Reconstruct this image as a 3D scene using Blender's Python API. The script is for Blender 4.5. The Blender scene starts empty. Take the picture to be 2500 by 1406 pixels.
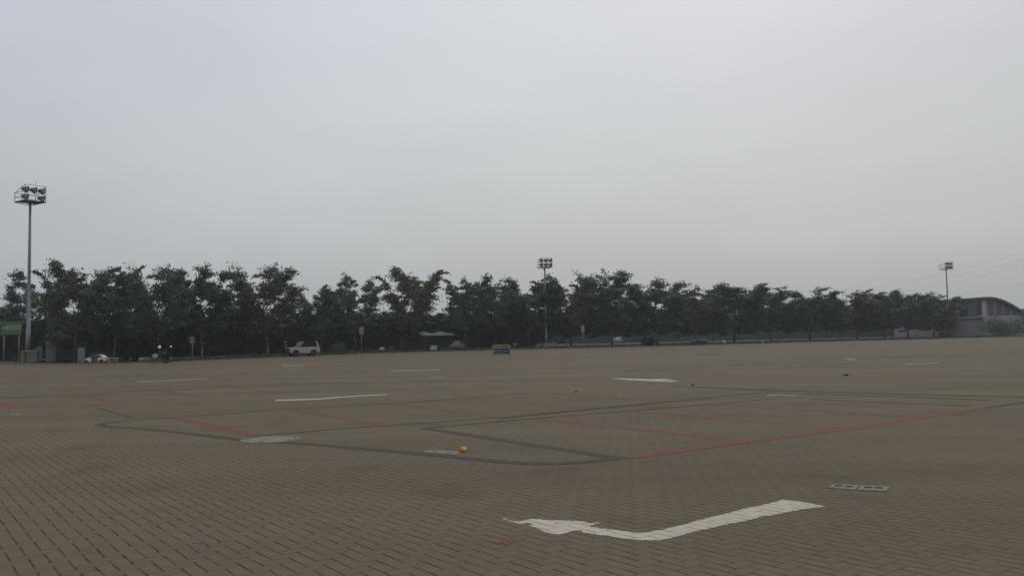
import bpy, bmesh, math, random
import numpy as np
from mathutils import Vector, Matrix, Euler
R = math.radians
scene = bpy.context.scene
col = scene.collection

# ------------------------------------------------------------------ camera
F = 2043.0; CX, CY = 1250.0, 703.0
CAMH = 1.65
PITCH, ROLL = math.atan(120.5 / F), R(-1.08)
cam_d = bpy.data.cameras.new('camera'); cam_d.sensor_width = 36
cam_d.lens = 36 * F / 2500; cam_d.clip_start = 0.05; cam_d.clip_end = 6000
cam = bpy.data.objects.new('camera', cam_d); col.objects.link(cam)
RM = Matrix.Rotation(math.pi / 2 + PITCH, 4, 'X') @ Matrix.Rotation(ROLL, 4, 'Z')
cam.matrix_world = Matrix.Translation((0, 0, CAMH)) @ RM
scene.camera = cam
RMi = RM.to_3x3().inverted()

# ------------------------------------------------------------------ world and sun (overcast)
SUN_EL, SUN_AZ = 48, 20
world = bpy.data.worlds.new('World'); scene.world = world; world.use_nodes = True
nt = world.node_tree; N = nt.nodes; L = nt.links; N.clear()
out = N.new('ShaderNodeOutputWorld'); bg = N.new('ShaderNodeBackground'); L.new(bg.outputs[0], out.inputs[0])
sky = N.new('ShaderNodeTexSky'); sky.sky_type = 'NISHITA'; sky.sun_disc = False
sky.sun_elevation = R(SUN_EL); sky.sun_rotation = R(SUN_AZ); sky.dust_density = 6; sky.air_density = 1.5
sc_ = N.new('ShaderNodeMix'); sc_.data_type = 'RGBA'; sc_.blend_type = 'MULTIPLY'; sc_.inputs[0].default_value = 1
L.new(sky.outputs[0], sc_.inputs[6]); sc_.inputs[7].default_value = (.1, .1, .1, 1)
tc = N.new('ShaderNodeTexCoord'); sx = N.new('ShaderNodeSeparateXYZ'); L.new(tc.outputs['Generated'], sx.inputs[0])
rp = N.new('ShaderNodeValToRGB'); L.new(sx.outputs['Z'], rp.inputs[0])
def lin(r, g, b):
    f = lambda c: (c / 255 / 12.92 if c <= 10 else ((c / 255 + .055) / 1.055) ** 2.4)
    return (f(r), f(g), f(b), 1)
cr = rp.color_ramp
cr.elements[0].position = 0.0; cr.elements[0].color = lin(176, 179, 180)
cr.elements[1].position = 1.0; cr.elements[1].color = lin(232, 236, 244)
for p, c in ((.10, (192, 195, 197)), (.2, (201, 205, 208)), (.37, (211, 215, 222)), (.6, (224, 229, 238))):
    e = cr.elements.new(p); e.color = lin(*c)
# slow cloud unevenness, darker towards the left of the view and a little at the right
no = N.new('ShaderNodeTexNoise'); no.inputs['Scale'].default_value = 2.2; no.inputs['Detail'].default_value = 3
mp = N.new('ShaderNodeMapping'); mp.inputs['Scale'].default_value = (1, 1, 2.4); L.new(tc.outputs['Generated'], mp.inputs[0]); L.new(mp.outputs[0], no.inputs[0])
nr = N.new('ShaderNodeMapRange'); L.new(no.outputs[0], nr.inputs[0]); nr.inputs[1].default_value = .3; nr.inputs[2].default_value = .7
nr.inputs[3].default_value = .94; nr.inputs[4].default_value = 1.05
xr = N.new('ShaderNodeValToRGB'); mr = N.new('ShaderNodeMapRange'); L.new(sx.outputs['X'], mr.inputs[0])
mr.inputs[1].default_value = -1; mr.inputs[2].default_value = 1; L.new(mr.outputs[0], xr.inputs[0])
xc = xr.color_ramp; xc.elements[0].position = 0; xc.elements[0].color = (.72, .74, .78, 1)
xc.elements[1].position = 1; xc.elements[1].color = (.86, .86, .85, 1)
for p, c in ((.25, (.905, .915, .95)), (.37, (.965, .972, .99)), (.54, (1.005, 1.005, .995)), (.66, (.985, .98, .98)), (.76, (.965, .962, .958))):
    e = xc.elements.new(p); e.color = (*c, 1)
m1 = N.new('ShaderNodeMix'); m1.data_type = 'RGBA'; m1.blend_type = 'MULTIPLY'; m1.inputs[0].default_value = 1
L.new(rp.outputs[0], m1.inputs[6]); L.new(xr.outputs[0], m1.inputs[7])
m2 = N.new('ShaderNodeMix'); m2.data_type = 'RGBA'; m2.blend_type = 'MULTIPLY'; m2.inputs[0].default_value = 1
L.new(m1.outputs[2], m2.inputs[6]); L.new(nr.outputs[0], m2.inputs[7])
m3 = N.new('ShaderNodeMix'); m3.data_type = 'RGBA'; m3.inputs[0].default_value = .93
L.new(sc_.outputs[2], m3.inputs[6]); L.new(m2.outputs[2], m3.inputs[7])
L.new(m3.outputs[2], bg.inputs[0]); bg.inputs[1].default_value = 1.0

sd = bpy.data.lights.new('sun', 'SUN'); sd.energy = .5; sd.angle = R(30); sd.color = (1, .97, .92)
sun = bpy.data.objects.new('sun', sd); col.objects.link(sun)
sun.rotation_euler = (R(90 - SUN_EL), 0, R(180 - SUN_AZ))
scene.view_settings.view_transform = 'Standard'; scene.view_settings.look = 'None'
scene.view_settings.exposure = 0; scene.view_settings.gamma = 1
scene.cycles.max_bounces = 6; scene.cycles.volume_bounces = 0

# ------------------------------------------------------------------ pixel <-> world helpers
def ray(px, py):
    return (RM.to_3x3() @ Vector(((px - CX) / F, (CY - py) / F, -1)))
def G(px, py, z=0.0):                     # where the photo's pixel meets the ground
    d = ray(px, py); t = (z - CAMH) / d.z
    return Vector((d.x * t, d.y * t, z))
def proj(p):
    q = RMi @ (Vector(p) - Vector((0, 0, CAMH))); return (CX + F * q.x / -q.z, CY - F * q.y / -q.z)
def at(px, Y, z=0.0):                     # ground point at depth Y in the photo's column px
    x = (px - CX) / F * Y
    for _ in range(6):
        x += (px - proj((x, Y, z))[0]) / F * Y
    return Vector((x, Y, z))

DA = Vector((-.604, .797)); DB = Vector((.797, .604))
PW = 0.121                               # paver half length

# ------------------------------------------------------------------ mesh helpers
class MB:
    def __init__(s): s.v = []; s.f = []
    def add(s, vs, fs):
        b = len(s.v); s.v += [tuple(v) for v in vs]; s.f += [tuple(b + i for i in f) for f in fs]; return s
    def box(s, c, d, M=None):
        x, y, z = d[0] / 2, d[1] / 2, d[2] / 2
        vs = [Vector((sx_ * x, sy * y, sz * z)) for sz in (-1, 1) for sy in (-1, 1) for sx_ in (-1, 1)]
        if M is not None: vs = [M @ v for v in vs]
        vs = [v + Vector(c) for v in vs]
        return s.add(vs, [(0, 2, 3, 1), (4, 5, 7, 6), (0, 1, 5, 4), (2, 6, 7, 3), (0, 4, 6, 2), (1, 3, 7, 5)])
    def tube(s, pts, r, n=8, cap=True):
        pts = [Vector(p) for p in pts]; rs = r if isinstance(r, (list, tuple)) else [r] * len(pts)
        vs = []; fs = []
        for i, p in enumerate(pts):
            d = (pts[min(i + 1, len(pts) - 1)] - pts[max(i - 1, 0)]).normalized()
            a = d.cross(Vector((0, 0, 1)) if abs(d.z) < .9 else Vector((1, 0, 0))).normalized(); b = d.cross(a)
            for k in range(n):
                t = 2 * math.pi * k / n; vs.append(p + (a * math.cos(t) + b * math.sin(t)) * rs[i])
        for i in range(len(pts) - 1):
            for k in range(n):
                k2 = (k + 1) % n; fs.append((i * n + k, i * n + k2, (i + 1) * n + k2, (i + 1) * n + k))
        if cap: fs.append(tuple(range(n))[::-1]); fs.append(tuple((len(pts) - 1) * n + k for k in range(n)))
        return s.add(vs, fs)
    def prism(s, prof, y0, y1, inset=None):           # profile in (x,z) extruded along y; inset(x,z,side)->dy
        n = len(prof)
        f = inset or (lambda x, z: 0)
        vs = [(x, y0 + f(x, z), z) for x, z in prof] + [(x, y1 - f(x, z), z) for x, z in prof]
        fs = [tuple(range(n)), tuple(range(2 * n - 1, n - 1, -1))] + [(i, i + n, (i + 1) % n + n, (i + 1) % n) for i in range(n)]
        return s.add(vs, fs)
    def lathe(s, prof, n=16, c=(0, 0, 0), M=None):      # (r,z) pairs
        vs = []; fs = []
        for r, z in prof:
            for k in range(n):
                t = 2 * math.pi * k / n; v = Vector((r * math.cos(t), r * math.sin(t), z))
                if M is not None: v = M @ v
                vs.append(v + Vector(c))
        for i in range(len(prof) - 1):
            for k in range(n):
                k2 = (k + 1) % n; fs.append((i * n + k, i * n + k2, (i + 1) * n + k2, (i + 1) * n + k))
        fs.append(tuple(range(n))[::-1]); fs.append(tuple((len(prof) - 1) * n + k for k in range(n)))
        return s.add(vs, fs)
    def poly(s, pts): return s.add(pts, [tuple(range(len(pts)))])
    def build(s, name, mat, parent=None, smooth=False, bevel=0):
        me = bpy.data.meshes.new(name); me.from_pydata(s.v, [], s.f)
        bm = bmesh.new(); bm.from_mesh(me); bmesh.ops.recalc_face_normals(bm, faces=bm.faces)
        if bevel:
            bmesh.ops.bevel(bm, geom=[e for e in bm.edges if len(e.link_faces) == 2 and e.calc_face_angle(0) > .5], offset=bevel, segments=2, affect='EDGES', clamp_overlap=True)
        bm.to_mesh(me); bm.free()
        if smooth: me.polygons.foreach_set('use_smooth', [True] * len(me.polygons))
        me.materials.append(mat)
        o = bpy.data.objects.new(name, me); col.objects.link(o)
        if parent is not None: o.parent = parent
        return o
def tag(o, label=None, cat=None, group=None, kind=None):
    if label: o['label'] = label
    if cat: o['category'] = cat
    if group: o['group'] = group
    if kind: o['kind'] = kind
    return o
def thing(name, label, cat, loc=(0, 0, 0), rz=0, group=None):
    o = bpy.data.objects.new(name, None); col.objects.link(o); o.empty_display_size = .3
    o.location = loc; o.rotation_euler = (0, 0, rz); return tag(o, label, cat, group)
def children(o): return [c for c in bpy.data.objects if c.parent == o]
def copy_tree(o, parent=None):
    c = o.copy(); col.objects.link(c)
    if parent is not None: c.parent = parent
    for ch in children(o): copy_tree(ch, c)
    return c

# ------------------------------------------------------------------ materials
def mat(name, c, rough=.7, metal=0, var=.12, scale=6.0, spec=.4):
    m = bpy.data.materials.new(name); m.use_nodes = True; t = m.node_tree; b = t.nodes['Principled BSDF']
    b.inputs['Roughness'].default_value = rough; b.inputs['Metallic'].default_value = metal
    b.inputs['Specular IOR Level'].default_value = spec
    tc = t.nodes.new('ShaderNodeTexCoord'); n = t.nodes.new('ShaderNodeTexNoise'); n.inputs['Scale'].default_value = scale; n.inputs['Detail'].default_value = 4
    t.links.new(tc.outputs['Object'], n.inputs[0])
    r = t.nodes.new('ShaderNodeMapRange'); r.inputs[1].default_value = .3; r.inputs[2].default_value = .7
    r.inputs[3].default_value = 1 - var; r.inputs[4].default_value = 1 + var; t.links.new(n.outputs[0], r.inputs[0])
    x = t.nodes.new('ShaderNodeMix'); x.data_type = 'RGBA'; x.blend_type = 'MULTIPLY'; x.inputs[0].default_value = 1
    x.inputs[6].default_value = (*c, 1); t.links.new(r.outputs[0], x.inputs[7]); t.links.new(x.outputs[2], b.inputs['Base Color'])
    return m

def paver_mat(name, base, joint, rnd=.045, big=.15, jstr=1.0, patches=False, hv=.02, paint=False):
    m = bpy.data.materials.new(name); m.use_nodes = True; t = m.node_tree; nd = t.nodes; lk = t.links
    b = nd['Principled BSDF']; b.inputs['Roughness'].default_value = .75; b.inputs['Specular IOR Level'].default_value = .10
    def M(op, a, c=None, d=None):
        n = nd.new('ShaderNodeMath'); n.operation = op
        for i, x in enumerate((a, c, d)):
            if x is None: continue
            if isinstance(x, (int, float)): n.inputs[i].default_value = x
            else: lk.new(x, n.inputs[i])
        return n.outputs[0]
    g = nd.new('ShaderNodeNewGeometry')
    def dot(v):
        n = nd.new('ShaderNodeVectorMath'); n.operation = 'DOT_PRODUCT'; lk.new(g.outputs['Position'], n.inputs[0]); n.inputs[1].default_value = v
        return n.outputs['Value']
    # a little waviness so that rows are not ruler straight
    wn = nd.new('ShaderNodeTexNoise'); wn.inputs['Scale'].default_value = 1.3; wn.inputs['Detail'].default_value = 2; lk.new(g.outputs['Position'], wn.inputs[0])
    w = M('MULTIPLY', M('SUBTRACT', wn.outputs[0], .5), .28)
    u = M('ADD', M('ADD', dot((DB.x / PW, DB.y / PW, 0)), 4000.0), w); v = M('ADD', M('ADD', dot((DA.x / PW, DA.y / PW, 0)), 4000.3), w)
    fu = M('FLOOR', u); fv = M('FLOOR', v); du = M('SUBTRACT', u, fu); dv = M('SUBTRACT', v, fv)
    k = M('FLOORED_MODULO', M('SUBTRACT', fu, fv), 4.0)
    eq = lambda n: M('COMPARE', k, float(n), .25)
    k0, k1, k2, k3 = eq(0), eq(1), eq(2), eq(3)
    # distance to active edges
    def edge(d, off, wd):            # returns 1 in joint
        a = nd.new('ShaderNodeMapRange'); a.interpolation_type = 'SMOOTHSTEP'
        lk.new(M('ADD', d, M('MULTIPLY', off, 5.0)), a.inputs[0])
        a.inputs[1].default_value = wd * .35; a.inputs[2].default_value = wd; a.inputs[3].default_value = 1; a.inputs[4].default_value = 0
        return a.outputs[0]
    wu, wv = .098, .062
    e1 = edge(du, k1, wu); e2 = edge(M('SUBTRACT', 1.0, du), k0, wu)
    e3 = edge(dv, k2, wv); e4 = edge(M('SUBTRACT', 1.0, dv), k3, wv)
    ju = M('MAXIMUM', e1, e2); jv = M('MULTIPLY', M('MAXIMUM', e3, e4), .62)
    j = M('MAXIMUM', ju, jv)
    jn = nd.new('ShaderNodeTexNoise'); jn.inputs['Scale'].default_value = 5.5; jn.inputs['Detail'].default_value = 4; lk.new(g.outputs['Position'], jn.inputs[0])
    jr = nd.new('ShaderNodeMapRange'); lk.new(jn.outputs[0], jr.inputs[0]); jr.inputs[1].default_value = .38; jr.inputs[2].default_value = .66; jr.inputs[3].default_value = .42 if not paint else .2; jr.inputs[4].default_value = 1
    j = M('MULTIPLY', M('MULTIPLY', j, M('MAXIMUM', jr.outputs[0], 0.0)), jstr)
    # brick id
    idx = M('SUBTRACT', fu, k1); idy = M('SUBTRACT', fv, k2)
    cmb = nd.new('ShaderNodeCombineXYZ'); lk.new(idx, cmb.inputs[0]); lk.new(idy, cmb.inputs[1])
    wh = nd.new('ShaderNodeTexWhiteNoise'); wh.noise_dimensions = '2D'; lk.new(cmb.outputs[0], wh.inputs['Vector'])
    br = M('ADD', 1.0 - rnd, M('MULTIPLY', wh.outputs['Value'], 2 * rnd))
    orient_sheen = M('ADD', 1.0 - hv, M('MULTIPLY', M('ADD', k2, k3), 2 * hv))  # sheen differing with laying direction, painted into the brick tone
    bn = nd.new('ShaderNodeTexNoise'); bn.inputs['Scale'].default_value = .22; bn.inputs['Detail'].default_value = 5; lk.new(g.outputs['Position'], bn.inputs[0])
    b2 = M('ADD', 1.0 - big, M('MULTIPLY', bn.outputs[0], 2 * big))
    fn = nd.new('ShaderNodeTexNoise'); fn.inputs['Scale'].default_value = 60; fn.inputs['Detail'].default_value = 3; lk.new(g.outputs['Position'], fn.inputs[0])
    f2 = M('ADD', .93, M('MULTIPLY', fn.outputs[0], .14))
    tot = M('MULTIPLY', M('MULTIPLY', br, orient_sheen), M('MULTIPLY', b2, f2))
    if patches:   # tyre dirt and old spills, in streaks along the aisles
        mp = nd.new('ShaderNodeMapping'); mp.inputs['Rotation'].default_value = (0, 0, R(-20)); mp.inputs['Scale'].default_value = (.05, .35, 1); lk.new(g.outputs['Position'], mp.inputs[0])
        pn = nd.new('ShaderNodeTexNoise'); pn.inputs['Scale'].default_value = 1.0; pn.inputs['Detail'].default_value = 6; lk.new(mp.outputs[0], pn.inputs[0])
        pr = nd.new('ShaderNodeMapRange'); lk.new(pn.outputs[0], pr.inputs[0]); pr.inputs[1].default_value = .35; pr.inputs[2].default_value = .7; pr.inputs[3].default_value = 1.12; pr.inputs[4].default_value = .78
        tot = M('MULTIPLY', tot, pr.outputs[0])
        sn = nd.new('ShaderNodeTexNoise'); sn.inputs['Scale'].default_value = .75; sn.inputs['Detail'].default_value = 4; lk.new(g.outputs['Position'], sn.inputs[0])
        sr = nd.new('ShaderNodeMapRange'); lk.new(sn.outputs[0], sr.inputs[0]); sr.inputs[1].default_value = .56; sr.inputs[2].default_value = .74; sr.inputs[3].default_value = 1.02; sr.inputs[4].default_value = .74
        tot = M('MULTIPLY', tot, sr.outputs[0])
    c1 = nd.new('ShaderNodeMix'); c1.data_type = 'RGBA'; c1.blend_type = 'MULTIPLY'; c1.inputs[0].default_value = 1
    c0 = nd.new('ShaderNodeMix'); c0.data_type = 'RGBA'; c0.inputs[6].default_value = (*base, 1)
    c0.inputs[7].default_value = (base[0] * .945, base[1] * .98, base[2] * .955, 1); lk.new(wh.outputs['Value'], c0.inputs[0])
    lk.new(c0.outputs[2], c1.inputs[6]); lk.new(tot, c1.inputs[7])
    c2 = nd.new('ShaderNodeMix'); c2.data_type = 'RGBA'; lk.new(j, c2.inputs[0]); lk.new(c1.outputs[2], c2.inputs[6]); c2.inputs[7].default_value = (*joint, 1)
    lk.new(c2.outputs[2], b.inputs['Base Color'])
    bp = nd.new('ShaderNodeBump'); bp.inputs['Distance'].default_value = .004; bp.inputs['Strength'].default_value = .6
    lk.new(M('SUBTRACT', M('MULTIPLY', wh.outputs['Value'], .3), j), bp.inputs['Height']); lk.new(bp.outputs[0], b.inputs['Normal'])
    return m

JC = (.012, .008, .004)
M_pave = paver_mat('grey_pavers', (.1235, .0925, .0595), JC, patches=True)
M_red = paver_mat('red_pavers', (.158, .058, .036), JC, jstr=.6)
M_dark = paver_mat('dark_pavers', (.068, .052, .040), JC, jstr=.8)
M_dthin = paver_mat('dirty_joint_pavers', (.050, .038, .028), JC, jstr=.5)
M_white = paver_mat('road_paint', (.44, .39, .32), (.03, .022, .015), rnd=.08, big=.22, jstr=.85, paint=True, hv=.0)
M_whitef = paver_mat('worn_road_paint', (.235, .205, .17), (.12, .095, .07), rnd=.1, jstr=.8, paint=True, hv=.0)
M_conc = mat('cast_concrete', (.17, .148, .118), .9, var=.2, scale=9)
M_hole = mat('dark_hole', (.006, .005, .004), 1)
M_grass = mat('rough_grass', (.048, .050, .026), .95, var=.4, scale=1.2)
M_earth = mat('bare_earth', (.028, .031, .02), .95, var=.3, scale=.15)
M_metal = mat('galvanised_steel', (.16, .17, .20), .5, .5, var=.1)
M_dmetal = mat('dark_steel', (.07, .075, .095), .5, .3)
M_lampg = mat('floodlight_housing', (.12, .125, .15), .45, .3)
M_lens = mat('floodlight_glass', (.35, .37, .4), .15)
M_grey = mat('grey_cabinet_paint', (.145, .165, .195), .6, var=.06, scale=3)
M_greyd = mat('grey_cabinet_gap', (.06, .07, .085), .7)
M_beige = mat('beige_cabinet_paint', (.19, .17, .135), .7, var=.1, scale=3)
M_pale = mat('pale_slab', (.36, .35, .31), .8)
M_green = mat('green_sign_paint', (.05, .12, .06), .55, var=.05)
M_greenl = mat('sign_lettering', (.21, .34, .22), .6, var=.03)
M_signp = mat('sign_board_paint', (.235, .215, .175), .7, var=.06)
M_post = mat('sign_post', (.20, .20, .17), .6)
M_yel = mat('yellow_frame_paint', (.30, .29, .075), .5, var=.08)
M_yell = mat('pale_yellow_panel', (.20, .19, .09), .5)
M_pgreen = mat('green_panel', (.022, .10, .022), .5)
M_pgreen2 = mat('green_panel_marks', (.09, .20, .08), .5)
M_pblue = mat('blue_panel', (.018, .018, .13), .5)
M_pblue2 = mat('blue_panel_marks', (.12, .14, .36), .5)
M_rub = mat('rubber', (.015, .014, .013), .8)
M_brown = mat('rusty_castor', (.07, .045, .03), .8)
M_black = mat('black_plastic', (.006, .006, .007), .6, spec=.15)
M_mirror = mat('bright_mirror', (.75, .78, .78), .2, .3)
M_car = mat('cream_car_paint', (.30, .265, .205), .35, var=.06, scale=2)
M_carw = mat('white_car_paint', (.62, .57, .52), .35, var=.04, scale=2)
M_olive = mat('dusty_olive_paint', (.10, .10, .075), .6)
M_glass = mat('dark_car_glass', (.006, .008, .009), .5, spec=.05)
M_glassl = mat('sky_lit_glass', (.14, .16, .16), .15, spec=.6)
M_rim = mat('wheel_rim', (.25, .24, .22), .5, .3)
M_orange = mat('orange_plastic', (.26, .075, .03), .6)
M_redo = mat('red_plastic', (.16, .018, .022), .6)
M_maroon = mat('brown_board', (.085, .055, .048), .8)
M_yb = mat('yellow_wrapper', (.75, .33, .01), .5, var=.15, scale=30)
M_bark = mat('tree_bark', (.055, .048, .038), .95, var=.3, scale=4)
M_bldg = mat('grey_render_wall', (.215, .21, .22), .9, var=.12, scale=.4)
M_bldgl = mat('pale_render_wall', (.36, .34, .31), .9, var=.12, scale=.4)
M_roof = mat('grey_metal_roof', (.10, .105, .10), .6, var=.1, scale=.5)
M_rooff = mat('roof_fascia', (.22, .225, .21), .6)
M_win = mat('dark_window_glass', (.018, .026, .045), .3)
M_curt = mat('grey_wall_panel', (.085, .088, .115), .7)
M_shed = mat('tin_shed_roof', (.062, .074, .082), .5, var=.2, scale=2)
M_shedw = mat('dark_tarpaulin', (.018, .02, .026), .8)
M_wall = mat('green_grey_fence_panel', (.045, .055, .05), .9, var=.15, scale=.3)
M_skin = mat('skin', (.20, .12, .08), .6)
M_shirt = mat('grey_shirt_cloth', (.20, .20, .215), .9)
M_trou = mat('grey_trousers_cloth', (.13, .13, .15), .9)
M_cap = mat('white_cap_cloth', (.42, .42, .42), .9)
M_blue = mat('blue_tarpaulin', (.035, .04, .085), .7)

def leaf_mat(name, c1, c2, sc=.35):
    m = bpy.data.materials.new(name); m.use_nodes = True; t = m.node_tree; b = t.nodes['Principled BSDF']
    b.inputs['Roughness'].default_value = .65; b.inputs['Specular IOR Level'].default_value = .25
    g = t.nodes.new('ShaderNodeNewGeometry'); n = t.nodes.new('ShaderNodeTexNoise'); n.inputs['Scale'].default_value = sc; n.inputs['Detail'].default_value = 3
    t.links.new(g.outputs['Position'], n.inputs[0])
    r = t.nodes.new('ShaderNodeMapRange'); r.inputs[1].default_value = .35; r.inputs[2].default_value = .68; t.links.new(n.outputs[0], r.inputs[0])
    x = t.nodes.new('ShaderNodeMix'); x.data_type = 'RGBA'; x.inputs[6].default_value = (*c1, 1); x.inputs[7].default_value = (*c2, 1)
    t.links.new(r.outputs[0], x.inputs[0])
    rn = t.nodes.new('ShaderNodeMapRange'); rn.inputs[3].default_value = .75; rn.inputs[4].default_value = 1.25; t.links.new(g.outputs['Random Per Island'], rn.inputs[0])
    y = t.nodes.new('ShaderNodeMix'); y.data_type = 'RGBA'; y.blend_type = 'MULTIPLY'; y.inputs[0].default_value = 1
    t.links.new(x.outputs[2], y.inputs[6]); t.links.new(rn.outputs[0], y.inputs[7]); t.links.new(y.outputs[2], b.inputs['Base Color'])
    return m
M_leaf = leaf_mat('tree_leaves', (.058, .108, .070), (.095, .140, .086))
M_leafc = leaf_mat('olive_tree_leaves', (.070, .100, .058), (.115, .130, .075), .5)
M_leafd = leaf_mat('deep_green_tree_leaves', (.040, .092, .066), (.066, .118, .078), .5)
M_leaf2 = leaf_mat('wood_leaves', (.038, .080, .056), (.072, .104, .064), .12)
M_leafb = leaf_mat('bush_leaves', (.04, .085, .03), (.08, .12, .04), .5)
M_leafy = leaf_mat('yellowish_leaves', (.07, .075, .02), (.13, .12, .03), .8)

def whitewash(name='whitewashed_bark'):
    m = bpy.data.materials.new(name); m.use_nodes = True; t = m.node_tree; b = t.nodes['Principled BSDF']; b.inputs['Roughness'].default_value = .9
    tc = t.nodes.new('ShaderNodeTexCoord'); s = t.nodes.new('ShaderNodeSeparateXYZ'); t.links.new(tc.outputs['Object'], s.inputs[0])
    n = t.nodes.new('ShaderNodeTexNoise'); n.inputs['Scale'].default_value = 3; t.links.new(tc.outputs['Object'], n.inputs[0])
    a = t.nodes.new('ShaderNodeMath'); a.operation = 'MULTIPLY_ADD'; t.links.new(n.outputs[0], a.inputs[0]); a.inputs[1].default_value = .5; t.links.new(s.outputs['Z'], a.inputs[2])
    r = t.nodes.new('ShaderNodeMapRange'); t.links.new(a.outputs[0], r.inputs[0]); r.inputs[1].default_value = 1.3; r.inputs[2].default_value = 1.5
    x = t.nodes.new('ShaderNodeMix'); x.data_type = 'RGBA'; t.links.new(r.outputs[0], x.inputs[0]); x.inputs[6].default_value = (.13, .125, .11, 1); x.inputs[7].default_value = (.055, .048, .038, 1)
    t.links.new(x.outputs[2], b.inputs['Base Color']); return m
M_wash = whitewash()

# ------------------------------------------------------------------ the lot and the land beyond its edge
EDGE_PX = [(0, 886), (200, 886), (390, 884.5), (480, 879.5), (600, 874), (740, 868.5), (960, 860), (1100, 856.5), (1340, 850.3), (1700, 842.5), (2000, 833.5), (2200, 829), (2500, 820.8)]
E = [G(*p) for p in EDGE_PX]
e0 = (E[0] - E[2]).normalized(); e1 = (E[-1] - E[-3]).normalized()
E = [E[0] + e0 * d for d in (420, 160, 60, 20)] + E + [E[-1] + e1 * d for d in (30, 90, 220, 480)]
NRM = Vector((-.43, .903, 0)).normalized(); TAN = Vector((NRM.y, -NRM.x, 0))
def edge_d(x, y):                         # metres beyond the edge of the lot
    t = x * TAN.x + y * TAN.y; best = None
    for a, b in zip(E, E[1:]):
        ta = a.x * TAN.x + a.y * TAN.y; tb = b.x * TAN.x + b.y * TAN.y
        if min(ta, tb) <= t <= max(ta, tb):
            s = (t - ta) / (tb - ta); q = a.lerp(b, s); return (x - q.x) * NRM.x + (y - q.y) * NRM.y
    return 0
def sst(a, b, x):
    x = max(0, min(1, (x - a) / (b - a))); return x * x * (3 - 2 * x)
def hgt(x, y, d=None):
    if d is None: d = edge_d(x, y)
    az = CX + F * x / max(y, 1)
    w = sst(176, 188, az) * (1 - sst(258, 272, az)); s0 = 9 - 8.8 * w
    return .06 * sst(0, 1.5, d) * (1 - w) - 1.45 * sst(s0, s0 + 23 - 9 * w, d) * (1 - sst(400, 1000, az))
def beyond(px, d):                        # point d metres beyond the lot edge in the photo's column px
    lo, hi = 30., 500.
    for _ in range(40):
        m_ = (lo + hi) / 2; p = at(px, m_)
        if edge_d(p.x, p.y) < d: lo = m_
        else: hi = m_
    p = at(px, lo); p.z = hgt(p.x, p.y); return p

mb = MB(); mb.poly([(e.x, e.y, 0) for e in E] + [(600, -160, 0), (-600, -160, 0)])
tag(mb.build('parking_lot', M_pave), kind='structure')
# land beyond
OUT = [-.6, 0, .7, 1.5, 3, 5, 8, 12, 17, 23, 30, 45, 70, 120, 200, 350, 600]
Ef = []
for a, b in zip(E, E[1:]):
    n = max(1, int((b - a).length / 12))
    for i in range(n): Ef.append(a.lerp(b, i / n))
Ef.append(E[-1])
def strip(name, outs, m, dz=0):
    vs = []; fs = []; k = len(outs)
    for e in Ef:
        for d in outs:
            x = e.x + NRM.x * d; y = e.y + NRM.y * d
            z = hgt(x, y, max(d, 0)) + dz if d >= 0 else -.06
            vs.append((x, y, z))
    for i in range(len(Ef) - 1):
        for j in range(k - 1): fs.append((i * k + j, (i + 1) * k + j, (i + 1) * k + j + 1, i * k + j + 1))
    return tag(MB().add(vs, fs).build(name, m, smooth=True), kind='structure')
strip('ground', OUT, M_earth)
strip('grass_verge', [.0, .7, 1.5, 3, 5, 8, 12, 17], M_grass, .012)
rng = np.random.default_rng(7)
random.seed(11)

def quads_obj(name, P, m, parent=None):    # P: (n,4,3)
    n = len(P); me = bpy.data.meshes.new(name)
    me.vertices.add(n * 4); me.loops.add(n * 4); me.polygons.add(n)
    me.vertices.foreach_set('co', P.reshape(-1).astype(np.float32))
    me.loops.foreach_set('vertex_index', np.arange(n * 4, dtype=np.int32))
    me.polygons.foreach_set('loop_start', np.arange(0, n * 4, 4, dtype=np.int32))
    me.polygons.foreach_set('loop_total', np.full(n, 4, dtype=np.int32))
    me.update(calc_edges=True); me.materials.append(m)
    o = bpy.data.objects.new(name, me); col.objects.link(o)
    if parent is not None: o.parent = parent
    return o
# grass tufts along the verge
Q = []
for i in range(9000):
    e = Ef[0].lerp(Ef[0], 0)
    px = random.uniform(-60, 2600); d = random.random() ** 1.6 * 9 + .1
    k = random.randrange(4, len(E) - 5); a, b = E[k], E[k + 1]
    s = random.random(); c = a.lerp(b, s); x = c.x + NRM.x * d; y = c.y + NRM.y * d; z = hgt(x, y, d)
    if CX + F * x / y < 340 + 60 * random.random(): continue
    h = random.uniform(.08, .30); w = random.uniform(.06, .18); an = random.uniform(0, math.pi)
    dx, dy = math.cos(an) * w, math.sin(an) * w; lx, ly = random.uniform(-.1, .1), random.uniform(-.1, .1)
    Q.append([(x - dx, y - dy, z), (x + dx, y + dy, z), (x + dx * .3 + lx, y + dy * .3 + ly, z + h), (x - dx * .3 + lx, y - dy * .3 + ly, z + h)])
tag(quads_obj('grass', np.array(Q), leaf_mat('grass_blades', (.05, .06, .025), (.09, .09, .04), .3)), 'rough green grass growing along the far edge of the paving', 'grass', kind='stuff')

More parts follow.
